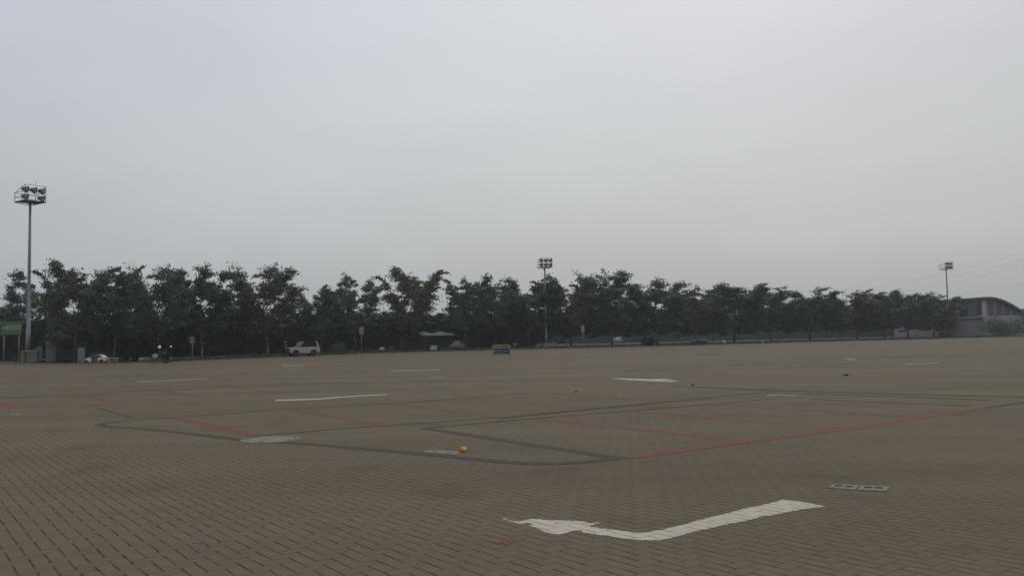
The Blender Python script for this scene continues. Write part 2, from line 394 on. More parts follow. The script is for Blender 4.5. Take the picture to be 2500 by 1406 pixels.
# ------------------------------------------------------------------ paving bands, markings
def band(name, pxs, width, m, z=.004, wend=None):
    P = [G(*p) for p in pxs]; n = len(P); vs = []; fs = []
    for i, p in enumerate(P):
        d = (P[min(i + 1, n - 1)] - P[max(i - 1, 0)]).normalized(); s = Vector((-d.y, d.x, 0)) * (width / 2)
        vs += [(p.x + s.x, p.y + s.y, z), (p.x - s.x, p.y - s.y, z)]
    for i in range(n - 1): fs.append((2 * i, 2 * i + 1, 2 * i + 3, 2 * i + 2))
    return MB().add(vs, fs).build(name, m)
def curve_px(pts, k=6):                     # Catmull-Rom through pixel points
    o = []
    for i in range(len(pts) - 1):
        p0 = pts[max(i - 1, 0)]; p1 = pts[i]; p2 = pts[i + 1]; p3 = pts[min(i + 2, len(pts) - 1)]
        for j in range(k):
            t = j / k
            o.append(tuple(.5 * (2 * p1[c] + (p2[c] - p0[c]) * t + (2 * p0[c] - 5 * p1[c] + 4 * p2[c] - p3[c]) * t * t + (3 * p1[c] - p0[c] - 3 * p2[c] + p3[c]) * t ** 3) for c in (0, 1)))
    return o + [pts[-1]]
zi = [0]
def struct_band(name, pts, w, m, curved=False, lvl=1):
    zi[0] += 1
    tag(band(name, curve_px(pts) if curved else pts, w, m, z=.0012 + .00014 * zi[0]), kind='structure')
RED = .23
for pts in ([(1299, 1021.5), (1560, 1048), (1816, 1076)], [(1535, 1003.5), (1800, 1024), (2066, 1045)], [(1741, 986.5), (2000, 1002), (2256, 1018)],
            [(425, 1018), (520, 1040), (616, 1063)], [(700, 998), (820, 1018), (935, 1038.5)], [(925, 980), (1060, 998), (1205, 1017)],
            [(1130, 969.5), (1280, 983), (1424, 996)], [(1310, 958.5), (1480, 969.5), (1640, 980)],
            [(-40, 966), (35, 997)], [(131, 947), (283, 984)], [(301, 939.5), (508, 971)], [(456, 932), (705, 961)], [(18, 920), (79, 936)]):
    struct_band('red_bay_line', pts, RED, M_red)
struct_band('red_bay_line', [(1526, 1118.5), (1830, 1077), (2090, 1044), (2280, 1015), (2400, 996)], RED, M_red, lvl=2)
struct_band('dark_bay_line', [(2400, 996), (2480, 985), (2620, 966)], .2, M_dark, lvl=2)
struct_band('dark_bay_line', [(1040, 1045.5), (1250, 1078), (1504, 1117)], .22, M_dark)
struct_band('dark_bay_line', [(1980, 974), (2200, 984), (2370, 991)], .15, M_dark)
struct_band('dark_kerb_band', [(290, 1029), (258, 1033), (246, 1038), (275, 1042), (350, 1046.5), (470, 1059), (600, 1074), (740, 1083), (900, 1096), (1050, 1110), (1240, 1128), (1330, 1131.5), (1420, 1128), (1470, 1122.5), (1530, 1116.5)], .20, M_dark, True, lvl=3)
struct_band('thin_dark_joint', [(280, 1030), (350, 1023.5), (430, 1018), (700, 999), (980, 983.5), (1310, 959)], .085, M_dthin, lvl=2)
struct_band('thin_dark_joint', [(612, 1065.5), (800, 1049), (1000, 1034.5), (1240, 1017.5), (1500, 992), (1755, 967.5), (1900, 955)], .075, M_dthin, lvl=2)
struct_band('drain_strip_joint', [(1220, 1022), (1400, 1004), (1590, 985.5), (1740, 973)], .08, M_dthin, lvl=2)
struct_band('drain_strip_joint', [(1030, 1045.5), (1300, 1021.5), (1535, 1003), (1740, 986), (1890, 973.5)], .085, M_dthin, lvl=2)
struct_band('thin_dark_joint', [(0, 971), (200, 963.5), (376, 953), (578, 944), (838, 932.5)], .22, M_dark, lvl=2)
struct_band('thin_dark_joint', [(238, 996), (320, 1019)], .05, M_dthin)
struct_band('thin_dark_joint', [(1512, 904), (1720, 896)], .35, M_dark)
struct_band('thin_dark_joint', [(1782, 891), (2178, 873.5), (2500, 861)], .35, M_dark)
struct_band('thin_dark_joint', [(1640, 942), (1900, 953), (2250, 963), (2500, 969)], .3, M_dark)
struct_band('thin_dark_joint', [(1960, 961), (2200, 968), (2420, 977)], .12, M_dthin, lvl=2)
struct_band('thin_dark_joint', [(60, 926), (240, 922), (480, 912)], .2, M_dark)

def marking(label, px, m=M_whitef, cat='road marking', name='painted_line', z=.0075, group=None):
    mb = MB(); mb.poly([(p.x, p.y, z) for p in (G(*q) for q in px)]); return tag(mb.build(name, m), label, cat, group)
ARROW = [(1225, 1265.5), (1233, 1265), (1247, 1269.5), (1268, 1272.5), (1292, 1267.5), (1302, 1266), (1340, 1269.5), (1374, 1270), (1422, 1272), (1438, 1274.5),
         (1419, 1278.3), (1438, 1276.6), (1470, 1274.8), (1461, 1277.8), (1440, 1283), (1440, 1285.5), (1460, 1287.5), (1462, 1289.5), (1500, 1293), (1515, 1295), (1540, 1298), (1562, 1300.5), (1582, 1299), (1600, 1295), (1615, 1293.5),
         (1640, 1287), (1672, 1280), (1690, 1274), (1740, 1260.5), (1760, 1257), (1804, 1245), (1815, 1241), (1850, 1235.5), (1890, 1225.5), (1912, 1219.5), (1936, 1222), (1976, 1227.6), (1990, 1231), (2017, 1236.4), (1995, 1238.5), (1960, 1243), (1923, 1249.6), (1895, 1256), (1862, 1260), (1830, 1269),
         (1760, 1282.6), (1740, 1288), (1700, 1296), (1654, 1309), (1630, 1315), (1606, 1318.7), (1562, 1317.8), (1535, 1315.5), (1500, 1311.5), (1480, 1307.5), (1460, 1305), (1422, 1299), (1420, 1296.5), (1424, 1295.2), (1405, 1294), (1380, 1301), (1365, 1304.3), (1345, 1302.5),
         (1325, 1296.5), (1316, 1291), (1306, 1287.5), (1290, 1282.8), (1304, 1279.5), (1288, 1275.5), (1271, 1278.5), (1262, 1277)]
def jag(pts, step=9.0, amp=.75):
    o = []
    for i, a in enumerate(pts):
        b = pts[(i + 1) % len(pts)]; o.append(a); L_ = math.dist(a, b)
        if L_ > 13:
            n = int(L_ / step); nx, ny = -(b[1] - a[1]) / L_, (b[0] - a[0]) / L_
            for k in range(1, n):
                for e in (-.12, .12):
                    t = (k + e) / n; sg = (amp if (k + (e > 0)) % 2 else -amp) * (.6 + .4 * math.sin(k * 2.3 + i))
                    o.append((a[0] + (b[0] - a[0]) * t + nx * sg, a[1] + (b[1] - a[1]) * t + ny * sg))
    return o
marking('large white painted turn arrow with bent shaft in the right foreground paving', jag(ARROW), M_white, 'arrow marking', 'painted_arrow', .0025)
def stroke(px, t0, t1=None):
    t1 = t1 or t0; n = len(px)
    up = [(x, y - (t0 + (t1 - t0) * i / (n - 1)) / 2) for i, (x, y) in enumerate(px)]
    return up + [(x, y + (t0 + (t1 - t0) * i / (n - 1)) / 2) for i, (x, y) in reversed(list(enumerate(px)))]
marking('long thin white painted line left of centre above the red bay lines', stroke([(672, 977.5), (770, 975), (870, 967), (945, 963)], 3.0, 1.4), M_white)
marking('bright white painted arrow right of centre on the open paving', [(1488, 924), (1520, 923.6), (1590, 926), (1630, 924.6), (1644, 925.4), (1612, 927.6), (1640, 928.8), (1660, 930.6), (1640, 932.4), (1590, 930.6), (1540, 928)], M_white, name='painted_arrow', cat='arrow marking')
marking('faint white painted line on the far paving left of the wheeled sign', stroke([(955, 905.5), (1000, 904.6), (1040, 904), (1078, 902)], 2.6, 2.0))
marking('faded white painted line below the motorcycle and bays at far left', stroke([(338, 931.5), (400, 930), (460, 927), (508, 924.5)], 2.2, 1.4))
marking('short white painted line in front of the cream off-road car', stroke([(690, 892), (712, 893.2), (742, 893)], 2.4, 1.4))
marking('tiny faded white painted line below the line left of the wheeled sign', stroke([(1052, 921.5), (1092, 921.5)], 1.8))
marking('short white painted mark on the far right paving', stroke([(2066, 875.5), (2092, 879)], 3.6, 2.2))
marking('faded white painted line at the far right edge of the paving', stroke([(2212, 889.5), (2250, 888), (2292, 886)], 2.4, 1.6))
marking('pale white painted dash at the end of the drain strip', stroke([(1872, 966), (1905, 965.4), (1945, 967)], 3.0, 2.2))
marking('small worn white painted mark at the far left edge', stroke([(26, 1012.5), (52, 1011)], 2.2, 1.4))
marking('single red paver left of the white turn arrow', [(1216, 1324.5), (1248, 1314.5), (1270, 1319), (1240, 1329)], M_red, 'paver', 'red_paver', .003)
marking('single blue grey paver at the lower left of the paving', [(471, 1322), (492, 1316), (503, 1320), (482, 1327)], mat('bluegrey_paver', (.075, .085, .095), .9), 'paver', 'dark_paver', .003)

# concrete covers
c = G(661, 1073); t = thing('manhole_cover', 'round pale concrete manhole cover set in the dark curved band', 'manhole cover', c)
MB().lathe([(.50, .0), (.50, .022), (.485, .03), (.43, .03), (.43, .022)], 40).build('ring', M_conc, t)
MB().lathe([(.415, .0), (.415, .026), (.40, .03), (.0001, .03)], 40).build('lid', M_conc, t)
for a in (2.5, 3.0, .3, -.5, 4.6, 1.2): h = MB().box((.40 * math.cos(a), .40 * math.sin(a), .031), (.11, .035, .006), Matrix.Rotation(a + 1.5, 3, 'Z')); h.build('lifting_slot', M_hole, t)
t.scale = (1, 1, .45)
def slab(label, corners, holes, hs=(.075, .06), group=None, name='drain_cover'):
    P = [G(*q) for q in corners]; c = sum(P, Vector()) / 4; t = thing(name, label, 'drain cover', c, group=group)
    up = [(p.x - c.x, p.y - c.y, .009) for p in P]; dn = [(p.x - c.x, p.y - c.y, 0) for p in P]
    MB().add(dn + up, [(0, 1, 2, 3), (4, 5, 6, 7), (0, 1, 5, 4), (1, 2, 6, 5), (2, 3, 7, 6), (3, 0, 4, 7)]).build('slab', M_conc, t)
    an = math.atan2(P[2].y - P[1].y, P[2].x - P[1].x)
    for q in holes:
        g = G(*q) - c; MB().box((g.x, g.y, .008), (hs[0], hs[1], .008), Matrix.Rotation(an, 3, 'Z')).build('grip_hole', M_hole, t)
slab('pale concrete drain cover nearer the turn arrow, left one of the joined pair', [(2022, 1191), (2036, 1182), (2099, 1185.6), (2088, 1196.8)], [(2047, 1187), (2072, 1189)], group='concrete drain covers right of the arrow')
slab('pale concrete drain cover, right one of the joined pair beside the turn arrow', [(2092, 1197), (2103, 1186.4), (2175, 1188.5), (2163, 1199.5)], [(2119, 1191.2), (2146, 1192.2)], group='concrete drain covers right of the arrow')
slab('chipped concrete drain cover half under the dark band beside the yellow litter', [(1030, 1104), (1053, 1098.5), (1126, 1103), (1112, 1110.5)], [(1062, 1103.4), (1098, 1106)], (.10, .03))

# litter
def crumple(name, label, p, r, m, cat='litter', seed=1, sq=(1, 1, .6)):
    random.seed(seed); bm = bmesh.new(); bmesh.ops.create_icosphere(bm, subdivisions=2, radius=r)
    for v in bm.verts:
        k = random.uniform(.65, 1.25); v.co = Vector((v.co.x * k * sq[0], v.co.y * k * sq[1], max(0, (v.co.z + r) * .5 * k * sq[2] * 1.6)))
    me = bpy.data.meshes.new(name); bm.to_mesh(me); bm.free(); me.materials.append(m); o = bpy.data.objects.new(name, me); col.objects.link(o); o.location = p
    return tag(o, label, cat)
crumple('plastic_wrapper', 'crumpled bright yellow wrapper beside the chipped drain cover', G(1131, 1101.5), .047, M_yb, seed=3, sq=(1.0, 1, .9))
crumple('dirt_clod', 'small dark clod lying on the open paving at centre right', G(1406, 957), .035, M_black, 'clod', 5)
crumple('dirt_clod', 'dark lump of rubbish on the far right paving', G(2065, 917), .06, M_black, 'clod', 6, (1.6, 1, .6))
crumple('dirt_clod', 'tiny brown clod on the paving above the drain strip', G(1691, 940.5), .05, M_brown, 'clod', 8)

# ------------------------------------------------------------------ trees
def gen_tree(seed, H=10.0, sp=4.6, dens=1.0, lsz=1.2, low=1.7, up=1.0, lpc=36, secs=(3, 5)):
    rn = random.Random(seed); nr_ = np.random.default_rng(seed)
    B = MB(); tips = []
    tr = [Vector((0, 0, -.3))]; lean = Vector((rn.uniform(-.12, .12), rn.uniform(-.12, .12), 1))
    hh = H * rn.uniform(.62, .72); nseg = 5
    for i in range(1, nseg + 1): tr.append(lean * (hh * i / nseg) + Vector((rn.uniform(-.15, .15), rn.uniform(-.15, .15), 0)))
    r0 = .17 * H / 10
    B.tube(tr, [r0 * 1.25] + [r0 * (1 - .16 * i) for i in range(1, nseg + 1)], 7)
    nl = rn.randint(8, 10); a0 = rn.uniform(0, 6.28)
    for li in range(nl):
        f = (li + .5) / nl
        z0 = low + (hh - low) * (f ** .8); base = lean * z0
        a = a0 + li * 2.4 + rn.uniform(-.4, .4)
        reach = sp * (1.0 - .50 * f) * rn.uniform(.8, 1.12)
        ztop = min(H, z0 + (H - z0) * rn.uniform(.72, 1.0) * up * (.52 + .5 * f) + .6)
        p = base.copy(); pts = [p.copy()]; n = 5
        for i in range(1, n + 1):
            s = i / n
            q = base + Vector((math.cos(a), math.sin(a), 0)) * reach * (s ** .85) + Vector((0, 0, (ztop - z0) * (s ** 1.25)))
            q += Vector((rn.uniform(-.25, .25), rn.uniform(-.25, .25), rn.uniform(-.15, .15))); pts.append(q)
        B.tube(pts, [r0 * .55 * (1 - .17 * i) for i in range(n + 1)], 5, False)
        for i in range(2, n + 1):
            for s_ in range(rn.randint(*secs)):
                a2 = a + rn.choice((-1, 1)) * rn.uniform(.3, 1.5); ln = rn.uniform(.9, 2.0) * (1.15 - .1 * i) * H / 10
                dz = rn.uniform(-.12, .55)
                q0 = pts[i].lerp(pts[i - 1], rn.random()); d = Vector((math.cos(a2), math.sin(a2), dz)).normalized()
                q1 = q0 + d * ln; B.tube([q0, q0.lerp(q1, .5) + Vector((0, 0, .08)), q1], [.035, .025, .01], 4, False)
                for k in range(rn.randint(3, 5)):
                    tips.append((q0 + d * ln * (.3 + .75 * rn.random()) + Vector((rn.gauss(0, .22), rn.gauss(0, .22), rn.gauss(0, .12))), d, rn.uniform(.7, 1.2)))
        for _ in range(rn.randint(0, 2)):        # long outer sprays
            a3 = a + rn.uniform(-1.1, 1.1); q0 = pts[rn.randint(3, 5)]; d = Vector((math.cos(a3), math.sin(a3), rn.uniform(.25, 1.0))).normalized(); ln = rn.uniform(1.1, 2.1) * H / 10
            B.tube([q0, q0 + d * ln * .5, q0 + d * ln - Vector((0, 0, .05))], [.03, .02, .01], 4, False)
            for k in range(5): tips.append((q0 + d * ln * (.35 + .16 * k) + Vector((0, 0, -.02 * k * k)), (d - Vector((0, 0, .12 * k))).normalized(), .62))
        tips.append((pts[-1], Vector((math.cos(a), math.sin(a), .8)).normalized(), 1.2))
        tips.append((pts[-1] + Vector((math.cos(a) * .3, math.sin(a) * .3, .4)), Vector((math.cos(a), math.sin(a), .6)).normalized(), 1.1))
    T = np.array([tuple(t[0]) for t in tips]); D = np.array([tuple(t[1]) for t in tips]); S = np.array([t[2] for t in tips])
    keep = nr_.random(len(T)) < dens; T, D, S = T[keep], D[keep], S[keep]
    rep = np.repeat(np.arange(len(T)), lpc); n = len(rep)
    al = nr_.normal(0, .36, n) * S[rep]; ac = nr_.normal(0, .23, (n, 3)) * S[rep, None]
    C = T[rep] + D[rep] * al[:, None] + ac * np.array([1, 1, .55]); C[:, 2] -= .30 * al ** 2
    L_ = lsz * nr_.uniform(.17, .34, n)[:, None]; W_ = L_ * nr_.uniform(.35, .6, n)[:, None]
    X = D[rep] * .38 + nr_.normal(0, .7, (n, 3)); X[:, 2] -= .35; X /= np.linalg.norm(X, axis=1, keepdims=True)
    U = nr_.normal(0, .45, (n, 3)) + np.array([0, 0, 1.0]); Y = np.cross(U, X); Y /= np.linalg.norm(Y, axis=1, keepdims=True)
    Q = np.stack([C - X * L_ / 2, C + Y * W_ / 2 + X * L_ * .05, C + X * L_ / 2, C - Y * W_ / 2 + X * L_ * .05], axis=1)
    return B, Q
protos = []
def proto(seed, **k):
    B, Q = gen_tree(seed, **k)
    zt = np.percentile(Q[:, :, 2], 99.9); xm = (np.percentile(Q[:, :, 0], 98) - np.percentile(Q[:, :, 0], 2)) / 2
    protos.append(dict(B=B, Q=Q, H=zt, Wd=xm, objs=None)); return protos[-1]
specs = [dict(dens=.6, sp=5.0), dict(dens=.85, sp=4.8), dict(dens=.9, sp=4.6), dict(dens=.8, sp=5.2), dict(dens=1, sp=4.4), dict(dens=.95, sp=4.8), dict(dens=.75, sp=4.8), dict(dens=1, sp=5.0)]
for i, s in enumerate(specs): proto(100 + i * 7, **s)
def plant(idx, px, top, halfw, d, label, name='tree', wash=False, group='row of trees along the far edge of the lot', rz=None, lm=None):
    p = beyond(px, d); pr = protos[idx]
    yb = proj(p)[1]; Hm = (yb - top) * p.y / F; Wm = halfw * p.y / F
    sz = Hm / pr['H']; sxy = min(max(Wm / pr['Wd'] * 1.08, sz * .85), sz * 1.8)
    t = thing(name, label, 'tree', p, random.uniform(0, 6.28) if rz is None else rz, group)
    key = (wash, lm)
    if pr['objs'] is None: pr['objs'] = {}
    if 'tm' not in pr['objs']:
        o1 = pr['B'].build('trunk', M_bark, t, True); o2 = quads_obj('crown', pr['Q'], M_leaf, t)
        pr['objs']['tm'] = o1.data; pr['objs']['cm'] = o2.data
        if wash: o1.material_slots[0].link = 'OBJECT'; o1.material_slots[0].material = M_wash
    else:
        o1 = bpy.data.objects.new('trunk', pr['objs']['tm']); o2 = bpy.data.objects.new('crown', pr['objs']['cm'])
        for o in (o1, o2): col.objects.link(o); o.parent = t
        if wash: o1.material_slots[0].link = 'OBJECT'; o1.material_slots[0].material = M_wash
    if lm is not None: o2.material_slots[0].link = 'OBJECT'; o2.material_slots[0].material = lm
    t.scale = (sxy, sxy, sz); return t
TREES = [ # proto, px, top, halfwidth, d, label, wash
 (0, 98, 664, 68, 15, 'thin leafy tree behind the tall floodlight mast at far left', 0),
 (1, 182, 638, 58, 6, 'tallest crown of the left trees, right of the left floodlight mast', 0),
 (2, 276, 652, 56, 6, 'tree with rounded tufted crown above the white car', 0),
 (3, 392, 650, 62, 6, 'tree with a long branch reaching left, above the black motorcycle', 0),
 (4, 492, 645, 50, 6, 'dense tree right of the motorcycle, left of the gap of sky', 1),
 (3, 655, 648, 86, 5, 'broad spreading tree above the cream off-road car', 1),
 (2, 785, 693, 48, 7, 'low rounded tree directly right of the broad tree over the off-road car', 0),
 (6, 868, 675, 66, 7, 'airy tree with upturned twigs above the post sign in the middle of the left half', 0),
 (1, 1008, 652, 62, 7, 'tall ragged tree above the dark open shed', 0),
 (6, 1140, 672, 58, 7, 'thin topped tree left of the wheeled yellow sign', 0),
 (4, 1215, 690, 52, 8, 'dense tree standing directly behind the wheeled yellow sign', 0),
 (5, 1292, 681, 52, 8, 'tree just left of the middle floodlight mast', 0),
 (7, 1396, 670, 60, 8, 'dense rounded tree just right of the middle floodlight mast', 0),
 (3, 1494, 660, 62, 8, 'highest tree right of the middle floodlight mast with see through crown', 0),
 (4, 1604, 680, 62, 8, 'full round tree above the dark heap at the paving edge', 0),
 (6, 1700, 697, 50, 8, 'thin tree with gaps of sky above the blue tarpaulin', 0),
 (5, 1792, 692, 56, 8, 'tree with brownish lower leaves right of the blue tarpaulin', 0),
 (7, 1884, 698, 56, 8, 'dark tree left of the short post sign in the right half', 0),
 (4, 1978, 706, 56, 8, 'dark tree directly behind the short post sign in the right half', 0),
 (2, 2092, 706, 50, 8, 'pointed tree between the two far right post signs', 0),
 (1, 2160, 710, 40, 8, 'narrow tree left of the farthest post sign', 0),
 (5, 2218, 714, 42, 8, 'small tree behind the farthest post sign', 0),
 (7, 2282, 716, 42, 8, 'last tree of the row, against the grey building', 0)]
for i, (k, px, top, hw, d, lab, w) in enumerate(TREES):
    random.seed(500 + i); plant(k, px, top, hw * (1.10 if px > 1250 else .95), d, lab, wash=bool(w), lm=(None, M_leafc, M_leafd, None, M_leafd, M_leafc, None)[i % 7])
plant(7, -25, 735, 60, 9, 'dark leafy tree behind the green exit sign at the left edge', rz=1.0, lm=M_leafb)

# second line and wood behind: one mass nobody can count
wq = []; wb = MB()
lowp = [gen_tree(900 + i, dens=1, lsz=1.9, lpc=11, low=1.0, up=.9) for i in range(5)]
random.seed(77)
def add_wood(px, d, Hm, Wm, low=False):
    p = beyond(px, d); B, Q = lowp[random.randrange(5)]
    a = random.uniform(0, 6.28); ca, sa = math.cos(a), math.sin(a)
    s = np.array([Wm / 5.0, Wm / 5.0, Hm / 9.5]); q = Q * s
    if low: q[:, :, 2] = q[:, :, 2] - 2.6 * Hm / 9.5
    x = q[:, :, 0] * ca - q[:, :, 1] * sa + p.x; y = q[:, :, 0] * sa + q[:, :, 1] * ca + p.y; z = q[:, :, 2] + p.z
    W_ = np.stack([x, y, z], axis=2); az = CX + F * x.mean(1) / y.mean(1)
    W_ = W_[~((az > 194) & (az < 272) & (z.min(1) < .95) & (y.mean(1) < 150))]
    tq = W_[:, :, 0].mean(1) * TAN.x + W_[:, :, 1].mean(1) * TAN.y; nq = W_[:, :, 0].mean(1) * NRM.x + W_[:, :, 1].mean(1) * NRM.y
    W_ = W_[nq - np.interp(tq, [e.x * TAN.x + e.y * TAN.y for e in E], [e.x * NRM.x + e.y * NRM.y for e in E]) > np.where(W_[:, :, 0].mean(1) / W_[:, :, 1].mean(1) < -.555, 13.5, 7.0)]
    wq.append(W_)
for px in range(-120, 1330, 34):
    add_wood(px + random.uniform(-12, 12), random.uniform(13, 19), random.uniform(4.2, 5.6), random.uniform(4.5, 6))
for px in range(-120, 1330, 46):
    add_wood(px + random.uniform(-12, 12), random.uniform(22, 34), random.uniform(4.6, 6.6), random.uniform(5.5, 7), True)
for px in range(1330, 2360, 44):
    add_wood(px + random.uniform(-12, 12), random.uniform(15, 24), random.uniform(5.2, 6.6), random.uniform(4.5, 6))
for px in range(1300, 2330, 60):
    add_wood(px + random.uniform(-20, 20), random.uniform(60, 110), random.uniform(7, 10), random.uniform(7, 10), True)
for px in range(-200, 1300, 70):
    add_wood(px + random.uniform(-20, 20), random.uniform(70, 120), random.uniform(7, 9.5), random.uniform(8, 11), True)
for px in range(-300, 2700, 42):
    add_wood(px + random.uniform(-12, 12), random.uniform(95, 150), random.uniform(8, 11), random.uniform(9, 12), True)
tag(quads_obj('woodland', np.concatenate(wq), M_leaf2), 'dense dark undergrowth and wood behind the row of trees', 'woodland', kind='stuff')

# bushes
def bush(px, d, w, h, label, m=M_leafb, seed=1, n=2600, group=None, name='bush'):
    p = beyond(px, d); nr_ = np.random.default_rng(seed); t = thing(name, label, 'bush', p, group=group)
    k = 9; cc = np.stack([nr_.uniform(-.75, .75, k) * w / 2, nr_.uniform(-.5, .5, k) * w / 2, nr_.uniform(.25, .72, k) * h], 1); rr = nr_.uniform(.28, .45, k) * min(w, h * 1.4)
    i = nr_.integers(0, k, n); v = nr_.normal(0, 1, (n, 3)); v /= np.linalg.norm(v, axis=1, keepdims=True)
    C = cc[i] + v * rr[i][:, None] * nr_.uniform(.6, 1.08, (n, 1)); C[:, 2] = np.abs(C[:, 2])
    L_ = nr_.uniform(.14, .3, n)[:, None]; X = nr_.normal(0, 1, (n, 3)); X /= np.linalg.norm(X, axis=1, keepdims=True)
    Y = np.cross(X, v + nr_.normal(0, .4, (n, 3))); Y /= np.linalg.norm(Y, axis=1, keepdims=True)
    quads_obj('foliage', np.stack([C - X * L_ / 2, C + Y * L_ * .3, C + X * L_ / 2, C - Y * L_ * .3], 1), m, t)
    st = MB()
    for a in range(6): st.tube([(0, 0, -.1), (math.cos(a) * w * .2, math.sin(a) * w * .2, h * .6)], [.03, .01], 4)
    st.build('stem', M_bark, t)
bush(2425, 1.5, 4.6, 3.6, 'leafy green bush at the corner of the grey building', seed=1)
bush(2462, 2.5, 4.2, 2.9, 'lower green bush in front of the curved roof gable', seed=2)
bush(2512, .8, 5.5, 4.6, 'dark bush cut by the right edge of the photo', seed=3, m=M_leaf)
bush(146, 8.5, 2.4, 4.6, 'yellowish leafed shrub between the left tree trunks', seed=4, m=M_leafy, n=700)
bush(2310, 6, 2.2, 1.0, 'small low bush against the grey building wall', seed=5)

# ------------------------------------------------------------------ floodlight masts
def mast(name, label, px, Y, H, rz, group='floodlight masts', scale=1.0, plinth=True, box=False, z=0):
    p = at(px, Y); t = thing(name, label, 'floodlight mast', (p.x, p.y, hgt(p.x, p.y)), rz, group)
    zc = H - 1.75
    MB().tube([(0, 0, 0), (0, 0, H * .18), (0, 0, H * .181), (0, 0, H * .5), (0, 0, zc)], [.27, .25, .215, .17, .12], 12).build('pole', M_metal, t, True)
    if plinth: MB().box((0, 0, .4), (1.6, 1.6, .9)).build('plinth', M_conc, t)
    w = 1.12
    pf = MB(); pf.box((0, 0, zc + .06), (2 * w, 2 * w, .07))
    for a in range(4):
        cx_, cy_ = (w if a in (0, 3) else -w), (w if a < 2 else -w); pf.tube([(0, 0, zc - .35), (cx_, cy_, zc)], .04, 6)
    pf.build('platform', M_dmetal, t)
    rl = MB(); cs = [(w, w), (-w, w), (-w, -w), (w, -w)]
    for i in range(4):
        a, b = cs[i], cs[(i + 1) % 4]; rl.tube([(*a, zc), (*a, H if i < 2 else zc + 1.05)], .032, 5)
        for zz in (.55, 1.05) + ((1.75,) if i == 0 else ()): rl.tube([(*a, zc + zz), (*b, zc + zz)], .026, 5)
    rl.tube([(w, -w, zc + 1.05), (w, w, H)], .026, 5).tube([(-w, -w, zc + 1.05), (-w, w, H)], .026, 5)
    rl.tube([(0, w, H), (0, w, H + .35)], .02, 5)
    rl.build('railing', M_dmetal, t)
    for r_ in range(2):
        for c_ in range(3):
            x = -w * .78 + c_ * w * .78 + .1; zz = zc + .45 + r_ * .82; y = w * .75
            Mx = Matrix.Rotation(R(46), 3, 'Z') @ Matrix.Rotation(R(-104), 3, 'X')
            if r_ == 0 and c_ == 1 and box: continue
            fl = MB().lathe([(.10, -.40), (.18, -.32), (.27, -.04), (.38, .2), (.41, .25), (.38, .22), (.3, .14)], 12, (x, y, zz), Mx).build('floodlight', M_lampg, t, True)
            MB().lathe([(.30, .155), (.30, .165)], 12, (x, y, zz), Mx).build('lens', M_lens, fl)
            MB().tube([(x - .3, y, zz), (x - .3, y - .1, zz - .35), (x + .3, y - .1, zz - .35), (x + .3, y, zz)], .02, 5).build('bracket', M_dmetal, fl)
    if box: MB().box((-.42, .0, 8.2), (.45, .3, .4)).build('junction_box', M_dmetal, t)
    t.scale = (scale,) * 3
    return t
def mast_h(px, Y, top):
    p = at(px, Y); return (proj(p)[1] - top) * Y / F
mast('floodlight_mast', 'tall floodlight mast with railed platform at the far left', 68, 92, mast_h(68, 92, 455), R(236), plinth=False, box=True)
pm = beyond(1334, 5.5); k_ = .80
mast('floodlight_mast', 'middle floodlight mast rising among the trees on a concrete plinth', 1334, pm.y, mast_h(1334, pm.y, 631) / k_, R(195), scale=k_)
mast('floodlight_mast', 'farthest floodlight mast at the right, beside the grey building', 2318, 205, mast_h(2318, 205, 640), R(208))

# ------------------------------------------------------------------ left corner objects
def box_part(t, name, c, d, m, bevel=.01): return MB().box(c, d).build(name, m, t, bevel=bevel)
def text_mesh(s, size, name, m, parent, loc, rot):
    cu = bpy.data.curves.new(name, 'FONT'); cu.body = s; cu.size = size; cu.align_x = 'CENTER'; cu.align_y = 'CENTER'; cu.extrude = .004; cu.offset = .022
    to = bpy.data.objects.new('tmp', cu); col.objects.link(to); dg = bpy.context.evaluated_depsgraph_get()
    me = bpy.data.meshes.new_from_object(to.evaluated_get(dg)); bpy.data.objects.remove(to); me.name = name; me.materials.clear(); me.materials.append(m)
    o = bpy.data.objects.new(name, me); col.objects.link(o); o.parent = parent; o.location = loc; o.rotation_euler = rot; return o
Ys = G(27, 886.5).y
p = at(27, Ys); t = thing('exit_sign', 'green exit sign with left arrow on two grey posts', 'road sign', p, R(14))
sc = Ys / F
for x in (-16.5 * sc, 16.5 * sc):
    MB().tube([(x, .02, 0), (x, .02, 2.95)], .05, 8).build('post', M_post, t, True)
    MB().box((x, .02, .06), (.34, .34, .12)).build('base', M_conc, t, bevel=.02)
bd = box_part(t, 'board', (0, -.06, (886.5 - 801) * sc), (47 * sc, .05, 33 * sc), M_green)
MB().box((0, -.092, (886.5 - 799) * sc), (46 * sc, .008, .012)).build('board_seam', M_greyd, t)
text_mesh('EXIT', .68, 'lettering', M_greenl, t, (5.5 * sc, -.092, (886.5 - 801) * sc), (math.pi / 2, 0, 0))
a = MB(); zc = (886.5 - 801) * sc; x0 = -21.5 * sc
a.add([(x0, -.092, zc), (x0 + .17, -.092, zc + .17), (x0 + .17, -.092, zc + .06), (x0 + .42, -.092, zc + .06), (x0 + .42, -.092, zc - .06), (x0 + .17, -.092, zc - .06), (x0 + .17, -.092, zc - .17)], [tuple(range(7))])
a.build('arrow', M_greenl, t)

